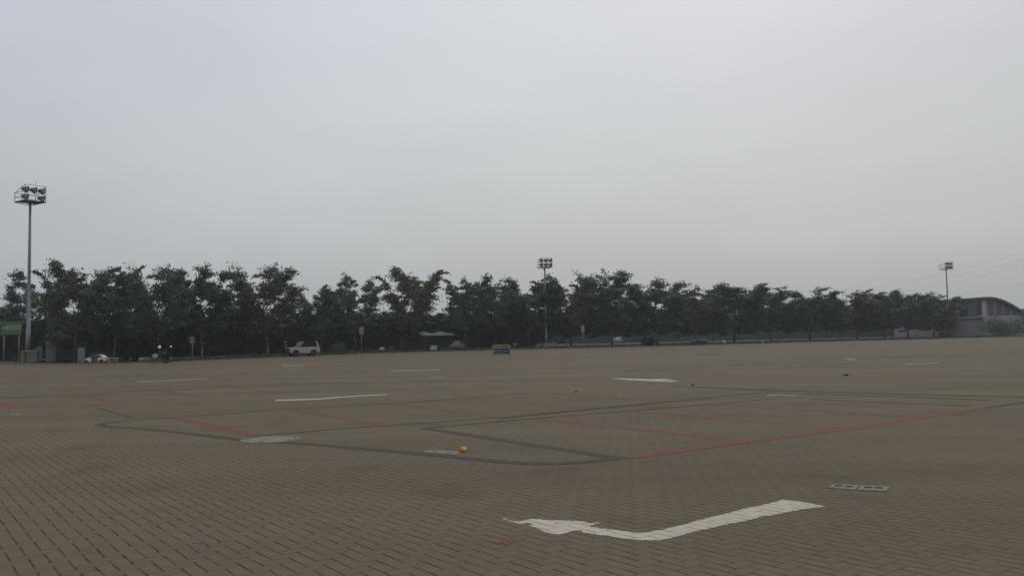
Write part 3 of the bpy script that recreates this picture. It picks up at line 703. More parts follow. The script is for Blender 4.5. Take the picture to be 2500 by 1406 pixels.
def cab(label, px0, px1, ytop, ybase, Y, depth=.5, gap=.74, name='utility_cabinet', m=None):
    p = at((px0 + px1) / 2, Y); w = (px1 - px0) * Y / F; yb = proj(p)[1]; h = (ybase - ytop) * Y / F
    t = thing(name, label, 'cabinet', p, math.atan2(-p.x, p.y) * .9, 'grey metal cabinets at the left edge of the lot')
    m = m or M_grey
    box_part(t, 'plinth', (0, 0, .05), (w * 1.04, depth * 1.04, .1), M_conc)
    box_part(t, 'body', (0, 0, .1 + h * gap / 2 - .01), (w, depth, h * gap - .08), m)
    box_part(t, 'gap_panel', (0, .02, h * gap + .04), (w * .96, depth * .9, .07), M_greyd, 0)
    box_part(t, 'hood', (0, 0, h * (gap + 1) / 2 + .04), (w * 1.02, depth * 1.05, h * (1 - gap) - .02), m)
    MB().box((w * .3, -depth / 2 - .01, h * .45), (.03, .02, .14)).build('handle', M_greyd, t)
    return t
cab('tall grey metal cabinet right of the beige cabinet', 113, 134.5, 831, 882, G(124, 882.5).y)
cab('narrow grey cabinet half behind the beige cabinet', 90, 103, 847, 882, G(96, 881.5).y, gap=.72)
cab('short blue grey cabinet beside the white car', 190.5, 206, 849, 885, G(198, 885.5).y)
Yb = G(72, 883.5).y; sb = Yb / F; p = at(72, Yb)
t = thing('beige_cabinet', 'beige double cabinet with pale slab top in front of the left mast', 'cabinet', p, math.atan2(-p.x, p.y) * .9)
box_part(t, 'side_cabinet', (-14 * sb, 0, .56), (8.5 * sb, .6, 1.1), M_beige)
box_part(t, 'main_cabinet', (5.5 * sb, 0, .58), (23 * sb, .7, 1.14), M_beige)
box_part(t, 'slab_top', (0, 0, 1.2), (36 * sb, .85, .09), M_pale)
box_part(t, 'post', (-8.2 * sb, .1, .56), (2.2 * sb, .4, 1.1), M_greyd)
box_part(t, 'post', (18.2 * sb, .1, .56), (1.4 * sb, .4, 1.1), M_greyd)
# low kerb walls & small items
def simple_at(px, py): return G(px, py)
p = G(143, 880.5); t = tag(MB().box((0, 0, .19), (.75, .3, .14)).box((-.3, 0, .06), (.1, .25, .12)).box((.3, 0, .06), (.1, .25, .12)).build('concrete_bench', M_pale, bevel=.02), 'low pale concrete bench right of the tall grey cabinet', 'bench'); t.location = p
p = G(106, 880.5); t = tag(MB().box((0, 0, .19), (.75, .3, .12)).box((-.3, 0, .06), (.1, .25, .12)).box((.3, 0, .06), (.1, .25, .12)).build('concrete_bench', M_pale, bevel=.02), 'low pale concrete bench between the grey cabinets', 'bench'); t.location = p
mb = MB().lathe([(.14, 0), (.20, .02), (.22, .36), (.235, .37), (.235, .41), (.20, .41)], 14)
o = tag(mb.build('red_bucket', M_redo, smooth=True), 'dark red bucket on the bench between the grey cabinets', 'bucket'); o.location = (p.x + .1, p.y, .25)
# clutter behind the exit sign posts
mb = MB()
p = G(18, 884)
t = thing('bicycle', 'old bicycle leaning behind the green exit sign posts', 'bicycle', (p.x + .1, p.y + 1.4, 0), R(10))
for x in (-.5, .5):
    mbx = MB(); pts = [(x + .32 * math.cos(k * .524), 0, .33 + .32 * math.sin(k * .524)) for k in range(13)]
    w_ = mbx.tube(pts, .018, 6).build('wheel', M_dmetal, t)
    s_ = MB()
    for k in range(6): s_.tube([(x, 0, .33), (x + .3 * math.cos(k * 1.047), 0, .33 + .3 * math.sin(k * 1.047))], .004, 4)
    s_.build('spokes', M_metal, w_)
MB().tube([(-.5, 0, .33), (-.1, 0, .3), (.35, 0, .75), (-.15, 0, .8), (-.1, 0, .3)], .018, 6).tube([(-.5, 0, .33), (-.15, 0, .8)], .014, 6).tube([(.5, 0, .33), (.35, 0, .9)], .018, 6).build('frame', M_metal, t)
MB().box((-.17, 0, .88), (.24, .12, .05)).build('saddle', M_black, t, bevel=.02)
MB().tube([(.35, -.25, .95), (.36, 0, .92), (.35, .25, .95)], .014, 6).build('handlebar', M_metal, t)

# ------------------------------------------------------------------ cars
def wheels(t, xs, y, r, w=.2, prof=M_rub):
    for x in xs:
        for s in (-1, 1):
            Mx = Matrix.Rotation(math.pi / 2, 3, 'X')
            wh = MB().lathe([(r * .62, -w / 2), (r * .93, -w / 2), (r, -w * .35), (r, w * .35), (r * .93, w / 2), (r * .62, w / 2)], 20, (x, s * y, r), Mx).build('wheel', M_rub, t, True)
            MB().lathe([(r * .6, -w * .42), (r * .62, -w * .3), (r * .62, w * .3), (r * .6, w * .42)], 16, (x, s * y, r), Mx).build('rim', M_rim, wh)
def arch(cx, r, z0, n=8): return [(cx - r * math.cos(math.pi * i / n), z0 + r * math.sin(math.pi * i / n)) for i in range(n + 1)]
def suv(t, paint):
    # front towards -x
    low = [(-1.95, .50), (-1.93, .95), (-1.85, 1.02), (-.80, 1.10), (1.88, 1.10), (1.93, .95), (1.93, .50), (1.65, .42)]
    lowr = list(reversed(arch(1.12, .43, .40))) + [(.60, .38), (-.60, .38)] + list(reversed(arch(-1.18, .43, .40))) + [(-1.75, .42)]
    MB().prism(low + lowr, -.78, .78, lambda x, z: .05 * max(0, z - .9) / .2).build('body', paint, t, bevel=.02)
    inset = lambda x, z: .05 + .16 * (z - 1.10) / .7
    MB().prism([(-.80, 1.11), (-.22, 1.74), (-.12, 1.80), (1.75, 1.82), (1.86, 1.76), (1.88, 1.11)], -.76, .76, inset).build('cabin', M_black, t, bevel=.02)
    for s in (-1, 1):
        f = lambda z: s * (.765 - .16 * (z - 1.10) / .7 - .035)
        def quadp(pts, name, m):
            vs = [(x, f(z), z) for x, z in pts] + [(x, f(z) + s * .012, z) for x, z in pts]; n = len(pts)
            MB().add(vs, [tuple(range(n)), tuple(range(n, 2 * n))] + [(i, (i + 1) % n, (i + 1) % n + n, i + n) for i in range(n)]).build(name, m, t)
        quadp([(-.62, 1.16), (-.18, 1.68), (.30, 1.70), (.30, 1.16)], 'window', M_glass)
        quadp([(.40, 1.16), (.40, 1.70), (1.08, 1.71), (1.08, 1.16)], 'window', M_glass)
        quadp([(1.62, 1.12), (1.50, 1.78), (1.66, 1.79), (1.84, 1.12)], 'pillar', paint)
        quadp([(-.80, 1.12), (-.24, 1.74), (-.12, 1.74), (-.66, 1.12)], 'pillar', paint)
        MB().box((-1.955, s * .55, .80), (.03, .26, .2)).build('headlight', M_glassl, t)
        MB().box((1.95, s * .66, .85), (.03, .14, .24)).build('tail_light', M_redo, t)
        MB().box((.1, s * .79, .98), (.14, .02, .03)).build('handle', M_black, t)
        MB().box((-.62, s * .92, 1.18), (.08, .2, .14)).build('mirror', M_black, t, bevel=.02)
    vs = [(-.83, -.66, 1.12), (-.83, .66, 1.12), (-.25, .52, 1.73), (-.25, -.52, 1.73)]
    MB().add(vs, [(0, 1, 2, 3)]).build('windscreen', M_glassl, t)
    MB().box((-1.96, 0, .82), (.03, .78, .24)).build('grille', M_black, t)
    MB().box((-2.08, 0, .52), (.22, 1.62, .24)).build('front_bumper', M_black, t, bevel=.04)
    bb = MB().tube([(-2.2, -.5, .45), (-2.22, -.5, 1.0), (-2.22, .5, 1.0), (-2.2, .5, .45)], .035, 6); bb.tube([(-2.22, -.5, .75), (-2.22, .5, .75)], .03, 6); bb.build('bull_bar', M_black, t)
    MB().box((2.02, 0, .55), (.16, 1.6, .2)).build('rear_bumper', M_black, t, bevel=.03)
    MB().lathe([(.36, -.1), (.38, 0), (.36, .1)], 18, (2.05, .1, 1.0), Matrix.Rotation(math.pi / 2, 3, 'Y')).build('spare_wheel', M_rub, t)
    MB().box((0, 0, .4), (3.0, 1.2, .16)).build('chassis', M_black, t)
    wheels(t, (-1.18, 1.12), .70, .37)
pS = G(741, 869.6)
t = thing('off_road_car', 'cream and black boxy off-road car parked at the edge under the trees', 'car', (pS.x, pS.y - .4, 0), R(38)); suv(t, M_car); t.scale = (.9, .9, .93)

def sedan(t, paint):
    low = [(-2.05, .35), (-2.08, .62), (-1.95, .74), (-1.0, .90), (1.55, .98), (1.98, .92), (2.05, .60), (2.02, .34)]
    lowr = [(1.75, .28)] + list(reversed(arch(1.27, .37, .30))) + [(.8, .24), (-.85, .24)] + list(reversed(arch(-1.3, .37, .30))) + [(-1.8, .28)]
    MB().prism(low + lowr, -.84, .84, lambda x, z: .08 * max(0, z - .6) / .3 + .05 * max(0, abs(x) - 1.7)).build('body', paint, t, bevel=.03)
    inset = lambda x, z: .07 + .2 * (z - .88) / .55
    MB().prism([(-1.05, .88), (-.25, 1.40), (.1, 1.47), (.95, 1.46), (1.3, 1.38), (1.85, .95)], -.82, .82, inset).build('cabin', paint, t, bevel=.03)
    for s in (-1, 1):
        f = lambda z: s * (.82 - .07 - .2 * (z - .88) / .55 + .004)
        def q(pts):
            vs = [(x, f(z), z) for x, z in pts] + [(x, f(z) + s * .01, z) for x, z in pts]; n = len(pts)
            MB().add(vs, [tuple(range(n)), tuple(range(n, 2 * n))] + [(i, (i + 1) % n, (i + 1) % n + n, i + n) for i in range(n)]).build('window', M_glass, t)
        q([(-.85, .96), (-.18, 1.37), (.25, 1.40), (.25, .98)]); q([(.33, .98), (.33, 1.40), (.95, 1.38), (1.25, 1.02)])
        MB().box((-2.0, s * .6, .66), (.12, .36, .12)).build('headlight', M_glassl, t)
        MB().box((2.0, s * .6, .78), (.08, .34, .13)).build('tail_light', M_redo, t)
        MB().box((-.75, s * .92, .98), (.1, .16, .1)).build('mirror', paint, t, bevel=.02)
    MB().add([(-1.07, -.66, .93), (-1.07, .66, .93), (-.28, .56, 1.38), (-.28, -.56, 1.38)], [(0, 1, 2, 3)]).build('windscreen', M_glassl, t)
    MB().box((-2.06, 0, .45), (.06, 1.0, .16)).build('grille', M_black, t)
    wheels(t, (-1.3, 1.27), .74, .31)
Yc = 146; p = at(233, Yc); 
t = thing('white_car', 'white hatchback seen side on behind the short grey cabinet', 'car', (p.x, p.y, hgt(p.x, p.y)), R(6)); sedan(t, M_carw)
p = beyond(1117, 2.5)
t = thing('small_car', 'dusty olive car parked nose out right of the dark shed', 'car', p, R(78)); sedan(t, M_olive); t.scale = (.85, .85, .85)

# brown board leaning in front of the white car, with its stake
p = G(231, 885.5); t = thing('brown_board', 'upright brown board standing in front of the white car', 'board', p, R(3))
box_part(t, 'panel', (.05, 0, .38), (.46, .05, .76), M_maroon)
MB().tube([(-.24, 0, 0), (-.24, 0, .82)], .07, 7).build('stake', M_bark, t)
# orange barrier, cone, block, leaning board, dark tyre heap
p = G(277, 884.5); t = thing('orange_barrier', 'low orange barrier with pale top rail right of the white car', 'barrier', p, R(2))
box_part(t, 'panel', (-.22, 0, .19), (.28, .08, .28), M_orange); box_part(t, 'panel', (.25, 0, .19), (.2, .08, .28), M_orange)
box_part(t, 'rail', (0, 0, .43), (.85, .12, .07), M_pale)
for x in (-.38, .08, .38): box_part(t, 'leg', (x, 0, .2), (.07, .10, .4), M_signp)
p = G(317.5, 882); t = thing('traffic_cone', 'red and white traffic cone left of the pale concrete block', 'traffic cone', p)
box_part(t, 'base', (0, 0, .02), (.34, .34, .04), M_redo); MB().lathe([(.13, .04), (.085, .26)], 14).build('cone', M_redo, t, True)
MB().lathe([(.086, .26), (.05, .38), (.035, .40)], 14).build('collar', M_pale, t, True)
p = G(353, 880.8); t = tag(MB().prism([(-.55, 0), (-.52, .3), (-.46, .36), (.42, .36), (.5, .3), (.55, 0)], -.2, .2).build('concrete_block', M_pale, bevel=.03), 'pale oblong concrete block left of the tilted white board', 'concrete block'); t.location = p
p = G(295, 883); 
t = thing('tyre_stack', 'black tyre with a white spot left of the traffic cone', 'tyre', p)
Mx = Matrix.Rotation(R(72), 3, 'X')
MB().lathe([(.12, -.08), (.24, -.09), (.28, -.05), (.28, .05), (.24, .09), (.12, .08)], 18, (0, 0, .27), Mx).build('tyre', M_rub, t, True)
MB().lathe([(.1, -.03), (.11, 0), (.1, .03)], 14, (0, -.04, .27), Mx).build('hub', M_pale, t)
p = G(379, 881.5); t = thing('tilted_board', 'small white board tilted on a stake beside the motorcycle', 'board', p, R(5))
MB().tube([(.03, 0, 0), (0, 0, .32)], .04, 6).build('stake', M_post, t)
MB().box((0, -.03, .52), (.5, .03, .38), Matrix.Rotation(R(-9), 3, 'Y')).build('panel', M_pale, t)

# ------------------------------------------------------------------ motorcycle (front towards camera)
p = G(405.5, 887); t = thing('motorcycle', 'black scooter parked facing the camera at the paving edge', 'motorcycle', p, R(13)); t.scale = (1.25, 1.2, 1.1)
def torus(mb, c, Rr, r, M=None, n=20):
    pts = []
    for k in range(n + 1):
        a = 2 * math.pi * k / n; v = Vector((0, Rr * math.cos(a), Rr * math.sin(a)))
        if M is not None: v = M @ v
        pts.append(v + Vector(c))
    return mb.tube(pts, r, 8, False)
for y, st in ((-.62, Matrix.Rotation(R(14), 3, 'Z')), (.62, None)):
    w_ = torus(MB(), (0, y, .27), .22, .055, st).build('wheel', M_rub, t, True)
    MB().lathe([(.18, -.03), (.19, 0), (.18, .03)], 14, (0, y, .27), Matrix.Rotation(math.pi / 2, 3, 'Y')).build('rim', M_dmetal, w_)
MB().prism([(-.09, .42), (-.1, .55), (.1, .55), (.09, .42)], -.86, -.42).build('front_fender', M_black, t, bevel=.03)
MB().add([(-.09, -.5, .35), (.09, -.5, .35), (.22, -.46, .62), (.2, -.42, .95), (.1, -.4, 1.06), (-.1, -.4, 1.06), (-.2, -.42, .95), (-.22, -.46, .62),
          (-.07, -.38, .35), (.07, -.38, .35), (.18, -.34, .62), (.16, -.30, .95), (.08, -.3, 1.04), (-.08, -.3, 1.04), (-.16, -.30, .95), (-.18, -.34, .62)],
         [tuple(range(8)), tuple(range(15, 7, -1))] + [(i, (i + 1) % 8, (i + 1) % 8 + 8, i + 8) for i in range(8)]).build('front_shield', M_black, t, bevel=.02)
MB().box((0, -.47, .86), (.16, .05, .12)).build('headlight', M_glassl, t, bevel=.02)
MB().tube([(-.33, -.28, 1.03), (-.2, -.36, 1.06), (0, -.36, 1.02), (.2, -.36, 1.06), (.33, -.28, 1.03)], .028, 8).build('handlebar', M_black, t)
for s in (-1, 1):
    m_ = MB().tube([(s * .2, -.36, 1.07), (s * .33, -.36, 1.24)], .012, 6).build('mirror_stalk', M_black, t)
    MB().lathe([(.095 if s < 0 else .06, -.012), (.1 if s < 0 else .065, 0), (.095 if s < 0 else .06, .012)], 14, (s * .36, -.38, 1.29), Euler((R(75), 0, 0)).to_matrix()).build('mirror', M_mirror, m_)
MB().prism([(-.19, .32), (-.2, .72), (.2, .72), (.19, .32)], .0, .85).build('rear_body', M_black, t, bevel=.05)
MB().prism([(-.05, .28), (-.16, .3), (.16, .3), (.05, .28)], -.4, .1).build('floorboard', M_black, t)
MB().prism([(-.14, .72), (-.13, .83), (.13, .83), (.14, .72)], .02, .82).build('seat', M_rub, t, bevel=.03)
MB().tube([(.12, .2, .3), (.34, .15, .0)], .02, 6).build('side_stand', M_dmetal, t)
MB().tube([(.2, .3, .3), (.22, .85, .42)], [.05, .06], 8).build('exhaust', M_dmetal, t)

# ------------------------------------------------------------------ post signs
def post_sign(label, px, ybase, ytop, bw, bh, Y=None):
    p = G(px, ybase) if Y is None else at(px, Y); s = p.y / F
    t = thing('post_sign', label, 'sign', p, random.uniform(-.15, .15), 'pale signs on posts along the far edge')
    H = (ybase - ytop) * s
    MB().tube([(0, .03, 0), (0, .03, H - .05)], .05, 8).build('post', M_post, t, True)
    MB().box((0, -.03, H - bh * s / 2), (bw * s, .04, bh * s)).build('board', M_signp, t, bevel=.015)
    return t
post_sign('low pale sign on a post right of the motorcycle', 469, 878.5, 822, 12.5, 17)
post_sign('tall pale sign on a post right of the cream off-road car', 883, 862.5, 798, 11.5, 18)
post_sign('pale sign on a post right of the middle floodlight mast', 1424, 848, 794, 8.5, 17)
post_sign('small pale sign on a post left of the pointed tree in the right half', 1977, 832, 791, 5, 16)
post_sign('farthest pale sign on a post, left of the grey building', 2237, 824.5, 788, 4.5, 11)

# ------------------------------------------------------------------ wheeled sign
pc = G(1225, 871.5); s = pc.y / F
t = thing('wheeled_sign', 'yellow framed wheeled sign with green and blue panels on the paving', 'sign', pc, R(-2))
w = 20.5 * s; h = 28.5 * s
def rr(w, h, z0, r, y=0):
    pts = [(-w, y, z0)]
    for k in range(5): a = math.pi - k * math.pi / 8; pts.append((-w + r + r * math.cos(a), y, h - r + r * math.sin(a)))
    for k in range(5): a = math.pi / 2 - k * math.pi / 8; pts.append((w - r + r * math.cos(a), y, h - r + r * math.sin(a)))
    return pts + [(w, y, z0)]
MB().tube(rr(w - .03, h, .12, .14), .035, 8).tube([(-w + .03, 0, .22), (w - .03, 0, .22)], .03, 8).build('frame', M_yel, t, True)
box_part(t, 'header', (0, 0, h - 5.2 * s), (2 * w - .12, .03, 3.6 * s), M_yell, 0)
zc_ = h - 14.6 * s
g_ = box_part(t, 'green_panel', (-w / 2 + .01, 0, zc_), (w - .05, .03, 13.5 * s), M_pgreen, 0)
b_ = box_part(t, 'blue_panel', (w / 2 - .005, 0, zc_), (w - .06, .03, 13.5 * s), M_pblue, 0)
mk = MB()
for (x, z, a, b, r_) in ((-.15, .06, .12, .05, 10), (-.03, .07, .12, .03, -12), (.02, -.04, .24, .035, 6), (.08, -.10, .16, .03, -4), (-.2, .0, .1, .03, 25), (.16, .05, .05, .05, 0)):
    mk.box((-w / 2 + .01 + x, -.018, zc_ + z), (a, .006, b), Matrix.Rotation(R(r_), 3, 'Y'))
mk.build('lettering', M_pgreen2, t)
mk = MB()
for k in range(6): mk.box((w / 2 - .21 + k * .075, -.018, zc_ + .02), (.055, .006, .10 if k % 2 else .085))
mk.build('lettering', M_pblue2, t)
for sx_ in (-1, 1):
    MB().box((sx_ * w, 0, .11), (.07, .55, .05)).build('foot', M_yel, t)
    for sy in (-1, 1):
        MB().lathe([(.055, -.03), (.075, -.02), (.075, .02), (.055, .03)], 12, (sx_ * w, sy * .24, .075), Matrix.Rotation(math.pi / 2, 3, 'Y')).build('castor', M_brown, t, True)

# ------------------------------------------------------------------ open shed
pL = beyond(978, 2.2); pR = beyond(1104, 2.2); mid = (pL + pR) / 2; wd = (pR - pL).length; an = math.atan2(pR.y - pL.y, pR.x - pL.x); s = mid.y / F
t = thing('open_shed', 'low dark open shed with a grey tin roof under the trees', 'shed', (mid.x, mid.y, mid.z), an)
H = 2.05
for x in (-wd / 2 + .1, -wd * .0 - .35, wd / 2 - .1):
    for y in (0, 3.2): MB().tube([(x, y, 0), (x, y, H)], .06, 6).build('post', M_bark, t)
rf = MB(); nn = 24
for k in range(nn):
    pass
vs = []; fs = []
for i in range(nn + 1):
    x = -.75 + i * (wd / 2 + 1.2) / nn
    for y, z in ((-.5, H - .02), (1.4, H + .42 + .12 * math.sin(i * .5)), (3.6, H + .02)): vs.append((x, y, z + (.03 if i % 2 else 0) + .0 * i))
for i in range(nn):
    for j in range(2): fs.append((i * 3 + j, (i + 1) * 3 + j, (i + 1) * 3 + j + 1, i * 3 + j + 1))
MB().add(vs, fs).build('tin_roof', M_shed, t)
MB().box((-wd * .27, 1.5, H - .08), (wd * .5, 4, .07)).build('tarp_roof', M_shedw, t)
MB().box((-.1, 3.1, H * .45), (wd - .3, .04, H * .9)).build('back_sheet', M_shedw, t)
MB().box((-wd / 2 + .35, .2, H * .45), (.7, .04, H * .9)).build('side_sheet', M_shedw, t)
p = beyond(1058, 1.2); t = thing('food_cart', 'small pale cart standing in front of the dark shed', 'cart', p, an)
box_part(t, 'cabinet', (0, 0, .42), (.85, .5, .55), M_pale); box_part(t, 'top', (0, 0, .72), (.98, .6, .04), M_signp)
for x in (-.3, .3): MB().lathe([(.13, -.02), (.14, 0), (.13, .02)], 12, (x, -.2, .14), Matrix.Rotation(math.pi / 2, 3, 'X')).build('wheel', M_rub, t)

# heap, tarpaulin, litter at the far edge
pp = beyond(1585, .8); o = crumple('tarpaulin_heap', 'dark covered heap at the paving edge under the full round tree', (pp.x, pp.y, pp.z), .95, M_black, 'heap', 21, (1.3, .8, .9))
pp = beyond(1708, 1.0); o = crumple('blue_tarpaulin', 'dark blue tarpaulin bundle at the far paving edge', (pp.x, pp.y, pp.z), .75, M_blue, 'tarpaulin', 22, (1.5, .8, .8))
pp = beyond(1768, .5); crumple('white_sack', 'small white sack at the far paving edge right of the blue tarpaulin', (pp.x, pp.y, pp.z), .3, M_pale, 'sack', 23, (.9, .8, 1.4))
pp = G(1862, 839.5); crumple('white_bag', 'tiny white bag on the paving before the dark trees at right', pp, .18, M_pale, 'bag', 24, (.8, .8, 1.8))
pp = beyond(1508, 30); crumple('white_sack', 'bright white sack lying on the grass beyond the middle trees', (pp.x, pp.y, pp.z + .2), .75, M_cap, 'sack', 25, (1.3, .8, .9))
pp = beyond(932, 3); crumple('plastic_bag', 'pale plastic bag caught in the grass left of the shed', (pp.x, pp.y, pp.z + .15), .3, M_pale, 'bag', 26, (1.3, .8, .9))
pp = beyond(820, 3); bush(824, 3, 1.5, 1.1, 'low grey green bush right of the cream off-road car', seed=9, n=900)

# ------------------------------------------------------------------ person by the off-road car
def skin(name, verts, edges, radii, m, parent, sub=1):
    me = bpy.data.meshes.new(name); me.from_pydata(verts, edges, []); o = bpy.data.objects.new(name, me); col.objects.link(o)
    md = o.modifiers.new('s', 'SKIN'); md.use_smooth_shade = True
    for i, r in enumerate(radii): me.skin_vertices[0].data[i].radius = (r, r) if not isinstance(r, tuple) else r
    me.skin_vertices[0].data[0].use_root = True
    sb_ = o.modifiers.new('b', 'SUBSURF'); sb_.levels = sub; sb_.render_levels = sub
    dg = bpy.context.evaluated_depsgraph_get(); m2_ = bpy.data.meshes.new_from_object(o.evaluated_get(dg)); m2_.name = name
    bpy.data.objects.remove(o); m2_.materials.clear(); m2_.materials.append(m)
    o = bpy.data.objects.new(name, m2_); col.objects.link(o); o.parent = parent; return o
p = G(697, 867.5)
t = thing('person', 'person in grey clothes and white cap standing beside the off-road car', 'person', (p.x, p.y + .1, 0), R(-60))
V = [(0, 0, .92), (0, 0, 1.12), (0, 0, 1.34), (0, 0, 1.44), (0, -.02, 1.52), (0, -.03, 1.61),
     (-.17, 0, 1.36), (-.22, -.02, 1.08), (-.21, -.12, .86), (.17, 0, 1.36), (.23, -.02, 1.08), (.25, -.06, .84),
     (-.09, 0, .84), (-.10, -.02, .47), (-.10, .02, .09), (-.11, -.14, .04), (.09, 0, .84), (.10, -.02, .47), (.11, .02, .09), (.13, -.14, .04)]
Eg = [(0, 1), (1, 2), (2, 3), (3, 4), (4, 5), (2, 6), (6, 7), (7, 8), (2, 9), (9, 10), (10, 11), (0, 12), (12, 13), (13, 14), (14, 15), (0, 16), (16, 17), (17, 18), (18, 19)]
Rr = [(.15, .11), (.14, .10), (.16, .10), .055, .09, .08, .055, .042, .032, .055, .042, .032, .085, .06, .045, .04, .085, .06, .045, .04]
body = skin('body', V, Eg, Rr, M_skin, t)
fg = MB()
for s_, hx, hy, hz in ((-1, -.21, -.13, .84), (1, .25, -.07, .82)):
    for k in range(4): fg.tube([(hx, hy + (k - 1.5) * .018, hz), (hx + s_ * .01, hy + (k - 1.5) * .02, hz - .05 - .01 * (k in (1, 2))), (hx - s_ * .01, hy + (k - 1.5) * .02 - .01, hz - .085 - .012 * (k in (1, 2)))], [.009, .008, .006], 5)
    fg.tube([(hx, hy - .03, hz + .02), (hx, hy - .055, hz - .02), (hx, hy - .06, hz - .045)], [.01, .009, .007], 5)
fg.build('fingers', M_skin, body)
skin('shirt', [V[0], V[1], V[2], (0, 0, 1.42), V[6], V[7], (-.21, -.1, .92), V[9], V[10], (.25, -.05, .90)], [(0, 1), (1, 2), (2, 3), (2, 4), (4, 5), (5, 6), (2, 7), (7, 8), (8, 9)], [(.17, .13), (.16, .12), (.175, .115), .07, .075, .06, .05, .075, .06, .05], M_shirt, t)
skin('trousers', [V[0], V[12], V[13], V[14], V[16], V[17], V[18]], [(0, 1), (1, 2), (2, 3), (0, 4), (4, 5), (5, 6)], [(.16, .12), .10, .075, .06, .10, .075, .06], M_trou, t)
cp = MB().lathe([(.108, 0), (.106, .06), (.08, .105), (.02, .125)], 14, (0, -.03, 1.60)).box((0, -.15, 1.61), (.15, .13, .015)); cp.build('cap', M_cap, t, True)

# ------------------------------------------------------------------ grey building at right
cpt = at(2403, 168); ux = Vector((1, .15, 0)).normalized(); uy = Vector((-.15, 1, 0)).normalized()
t = thing('grey_building', 'grey two storey building with a curved sweeping roof at far right', 'building', (cpt.x, cpt.y, 0), math.atan2(ux.y, ux.x))
def zr(s): # roof height along the gable
    return 7.95 - 3.2 * (max(0, s - 1.2) / 7.5) ** 1.7 if s > 1.2 else 7.95 - .02 * (1.2 - s)
LEN = 30
def wallbox(x0, x1, y0, y1, z0, z1, name, m): return MB().box(((x0 + x1) / 2, (y0 + y1) / 2, (z0 + z1) / 2), (x1 - x0, y1 - y0, z1 - z0)).build(name, m, t)
xs = [0, 1.2, 2.4, 3.6, 4.8, 6, 7.2, 8.4, 9.6, 10.8, 12.5]
prof = [(x, zr(x) - .45) for x in xs]
g = MB(); n = len(xs)
body_prof = [(0.25, 0)] + [(max(x, .25), z) for x, z in prof] + [(12.5, 0)]
g.prism(body_prof, .3, LEN).build('wall', M_bldg, t)
rt = MB(); up = [(x - .0, zr(x)) for x in [-.6] + xs[1:]]; dn = [(x, z - .38) for x, z in reversed(up)]
rt.prism(up + dn, -.7, LEN + .5).build('roof', M_roof, t)
rt = MB(); up2 = [(x, z + .03) for x, z in up]; dn2 = [(x, z - .14) for x, z in reversed(up2)]
rt.prism(up2 + dn2, -.78, -.70).build('roof_edge', M_rooff, t)
# gable facade (facing camera-right): pale plinth and recessed panels
wallbox(.0, .75, .0, .3, 0, 7.2, 'corner_pillar', M_bldgl)
gb = MB(); gb.prism([(.75, 0), (.75, 4.15), (8.6, 4.15), (10.5, 2.8), (12.0, 1.3), (12.0, 0)], .02, .28).build('gable_wall', M_bldgl, t)
for k in range(4):
    x = 1.5 + k * 1.75; h_ = min(zr(x + 1.0) - .65, 7.1)
    MB().prism([(x, 4.3), (x, min(zr(x) - .75, 7.1)), (x + 1.2, min(zr(x + 1.2) - .75, 7.0)), (x + 1.2, 4.3)], .16, .28).build('gable_window', M_curt, t)
# long side facade (x = 0 side, running away)
wallbox(-.25, .24, .0, LEN, 3.7, 4.05, 'ledge', M_bldg)
wallbox(.0, .24, .0, LEN, .0, 3.35, 'lower_wall', M_bldg)
MB().box((-.2, .5, 4.15), (.5, .9, .3)).build('ledge_end', M_bldgl, t)
y = .5
for k, (a_, b_, m_) in enumerate([(.5, 1.6, M_win), (1.75, 4.6, M_curt), (4.7, 5.9, M_win), (6.2, 7.2, M_win), (7.5, 11.5, M_bldgl), (12, 13.5, M_win), (14, 15.5, M_win), (18, 20, M_win), (23, 25, M_win)]):
    wallbox(.10, .26, a_, b_, 4.2, 7.15, 'window' if m_ is M_win else 'wall_panel', m_)
# low roof beyond
p = at(2520, 200); t = thing('low_building', 'low brown roofed building beyond the curved roof at the right edge', 'building', (p.x, p.y, 0), R(10))
MB().box((3, 3, 2.4), (12, 6, 4.8)).build('wall', M_bldg, t)
MB().prism([(-4, 4.8), (-3, 6.1), (9, 6.1), (10, 4.8)], -1, 7).build('roof', mat('brown_roof', (.06, .05, .045), .8), t)

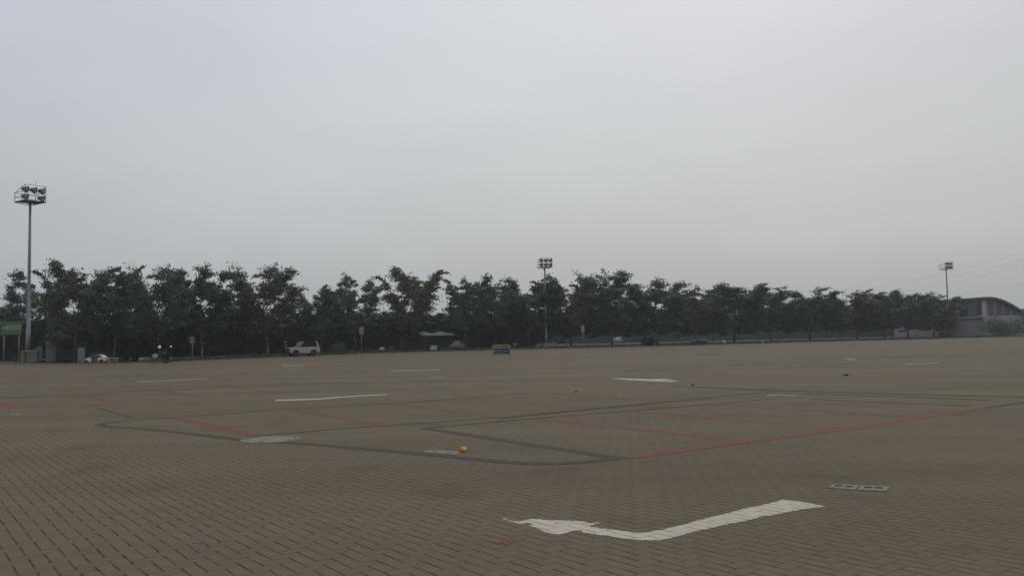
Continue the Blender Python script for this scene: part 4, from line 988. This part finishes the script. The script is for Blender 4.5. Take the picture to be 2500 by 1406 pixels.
# ------------------------------------------------------------------ far fence and houses seen between the trunks
pa, pb = at(1380, 172), at(2400, 212); d = (pb - pa); n = 26
t = thing('boundary_fence', 'long pale grey green panel fence beyond the right trees', 'fence', (pa.x, pa.y, 0), math.atan2(d.y, d.x))
Ln = d.length
for k in range(n):
    x = Ln * (k + .5) / n
    MB().box((x, 0, .85), (Ln / n - .25, .08, 1.5)).build('panel', M_wall, t)
    MB().box((Ln * k / n, 0, .95), (.16, .16, 1.9)).build('post', M_wall, t)
def house(label, px, Y, w, h, m, rm, rz=0, z=0):
    p = at(px, Y); t = thing('house', label, 'building', (p.x, p.y, z), rz)
    MB().box((0, 3, h / 2), (w, 6, h)).build('wall', m, t)
    MB().add([(-w / 2 - .5, -.6, h), (w / 2 + .5, -.6, h), (w / 2 + .5, 6.6, h), (-w / 2 - .5, 6.6, h), (-w / 2 + 1, 3, h + 2), (w / 2 - 1, 3, h + 2)], [(0, 1, 5, 4), (1, 2, 5), (2, 3, 4, 5), (3, 0, 4), (0, 3, 2, 1)]).build('roof', rm, t)
    for x in (-w * .25, w * .25): MB().box((x, -.02, h * .55), (1.1, .08, 1.1)).build('window', M_win, t)
    MB().box((0, -.02, 1.0), (.95, .08, 2)).build('door', M_brown, t)
M_broof = mat('blue_grey_roof', (.13, .155, .175), .7)
house('distant house with blue grey roof seen between the trunks right of the middle mast', 1484, 235, 9, 2.6, M_wall, M_broof, .1)
house('distant pale house seen between trunks above the blue tarpaulin', 1670, 250, 9, 3.4, M_bldg, M_roof, -.1)
house('distant pale roofed house seen behind the left tree trunks', 335, 190, 9, 1.8, M_bldg, M_bldg, .1, -1.4)

# ------------------------------------------------------------------ power lines
wires = [('topmost overhead cable at the upper right', 2040, 716, 2600, 588), ('overhead cable just below the topmost one at right', 2060, 722, 2600, 604),
         ('third overhead cable down at right', 2100, 722, 2600, 622), ('lowest overhead cable above the grey building', 2300, 716, 2600, 664)]
for k, (lab, xa, ya, xb, yb) in enumerate(wires):
    A_ = ray(xa, ya); B_ = ray(xb, yb); A_ = Vector((0, 0, CAMH)) + A_ * (420 / A_.y); B_ = Vector((0, 0, CAMH)) + B_ * (170 / B_.y)
    pts = []
    for i in range(17):
        s_ = i / 16; q = A_.lerp(B_, s_); q.z -= 3.2 * 4 * s_ * (1 - s_) * .5; pts.append(q - A_)
    o = tag(MB().tube(pts, .013, 4).build('power_cable', M_dmetal), lab, 'cable', 'overhead cables at the right'); o.location = A_

# ------------------------------------------------------------------ haze
HZ = .0005
m = bpy.data.materials.new('haze'); m.use_nodes = True; t_ = m.node_tree; t_.nodes.remove(t_.nodes['Principled BSDF'])
pv = t_.nodes.new('ShaderNodeVolumePrincipled'); pv.inputs['Density'].default_value = HZ; pv.inputs['Color'].default_value = (.87, .91, .92, 1)
t_.links.new(pv.outputs[0], t_.nodes['Material Output'].inputs['Volume'])
hz = tag(MB().box((0, 200, 15), (2600, 1800, 36)).build('haze', m), 'thin pale haze in the air over the lot', 'haze', kind='stuff')
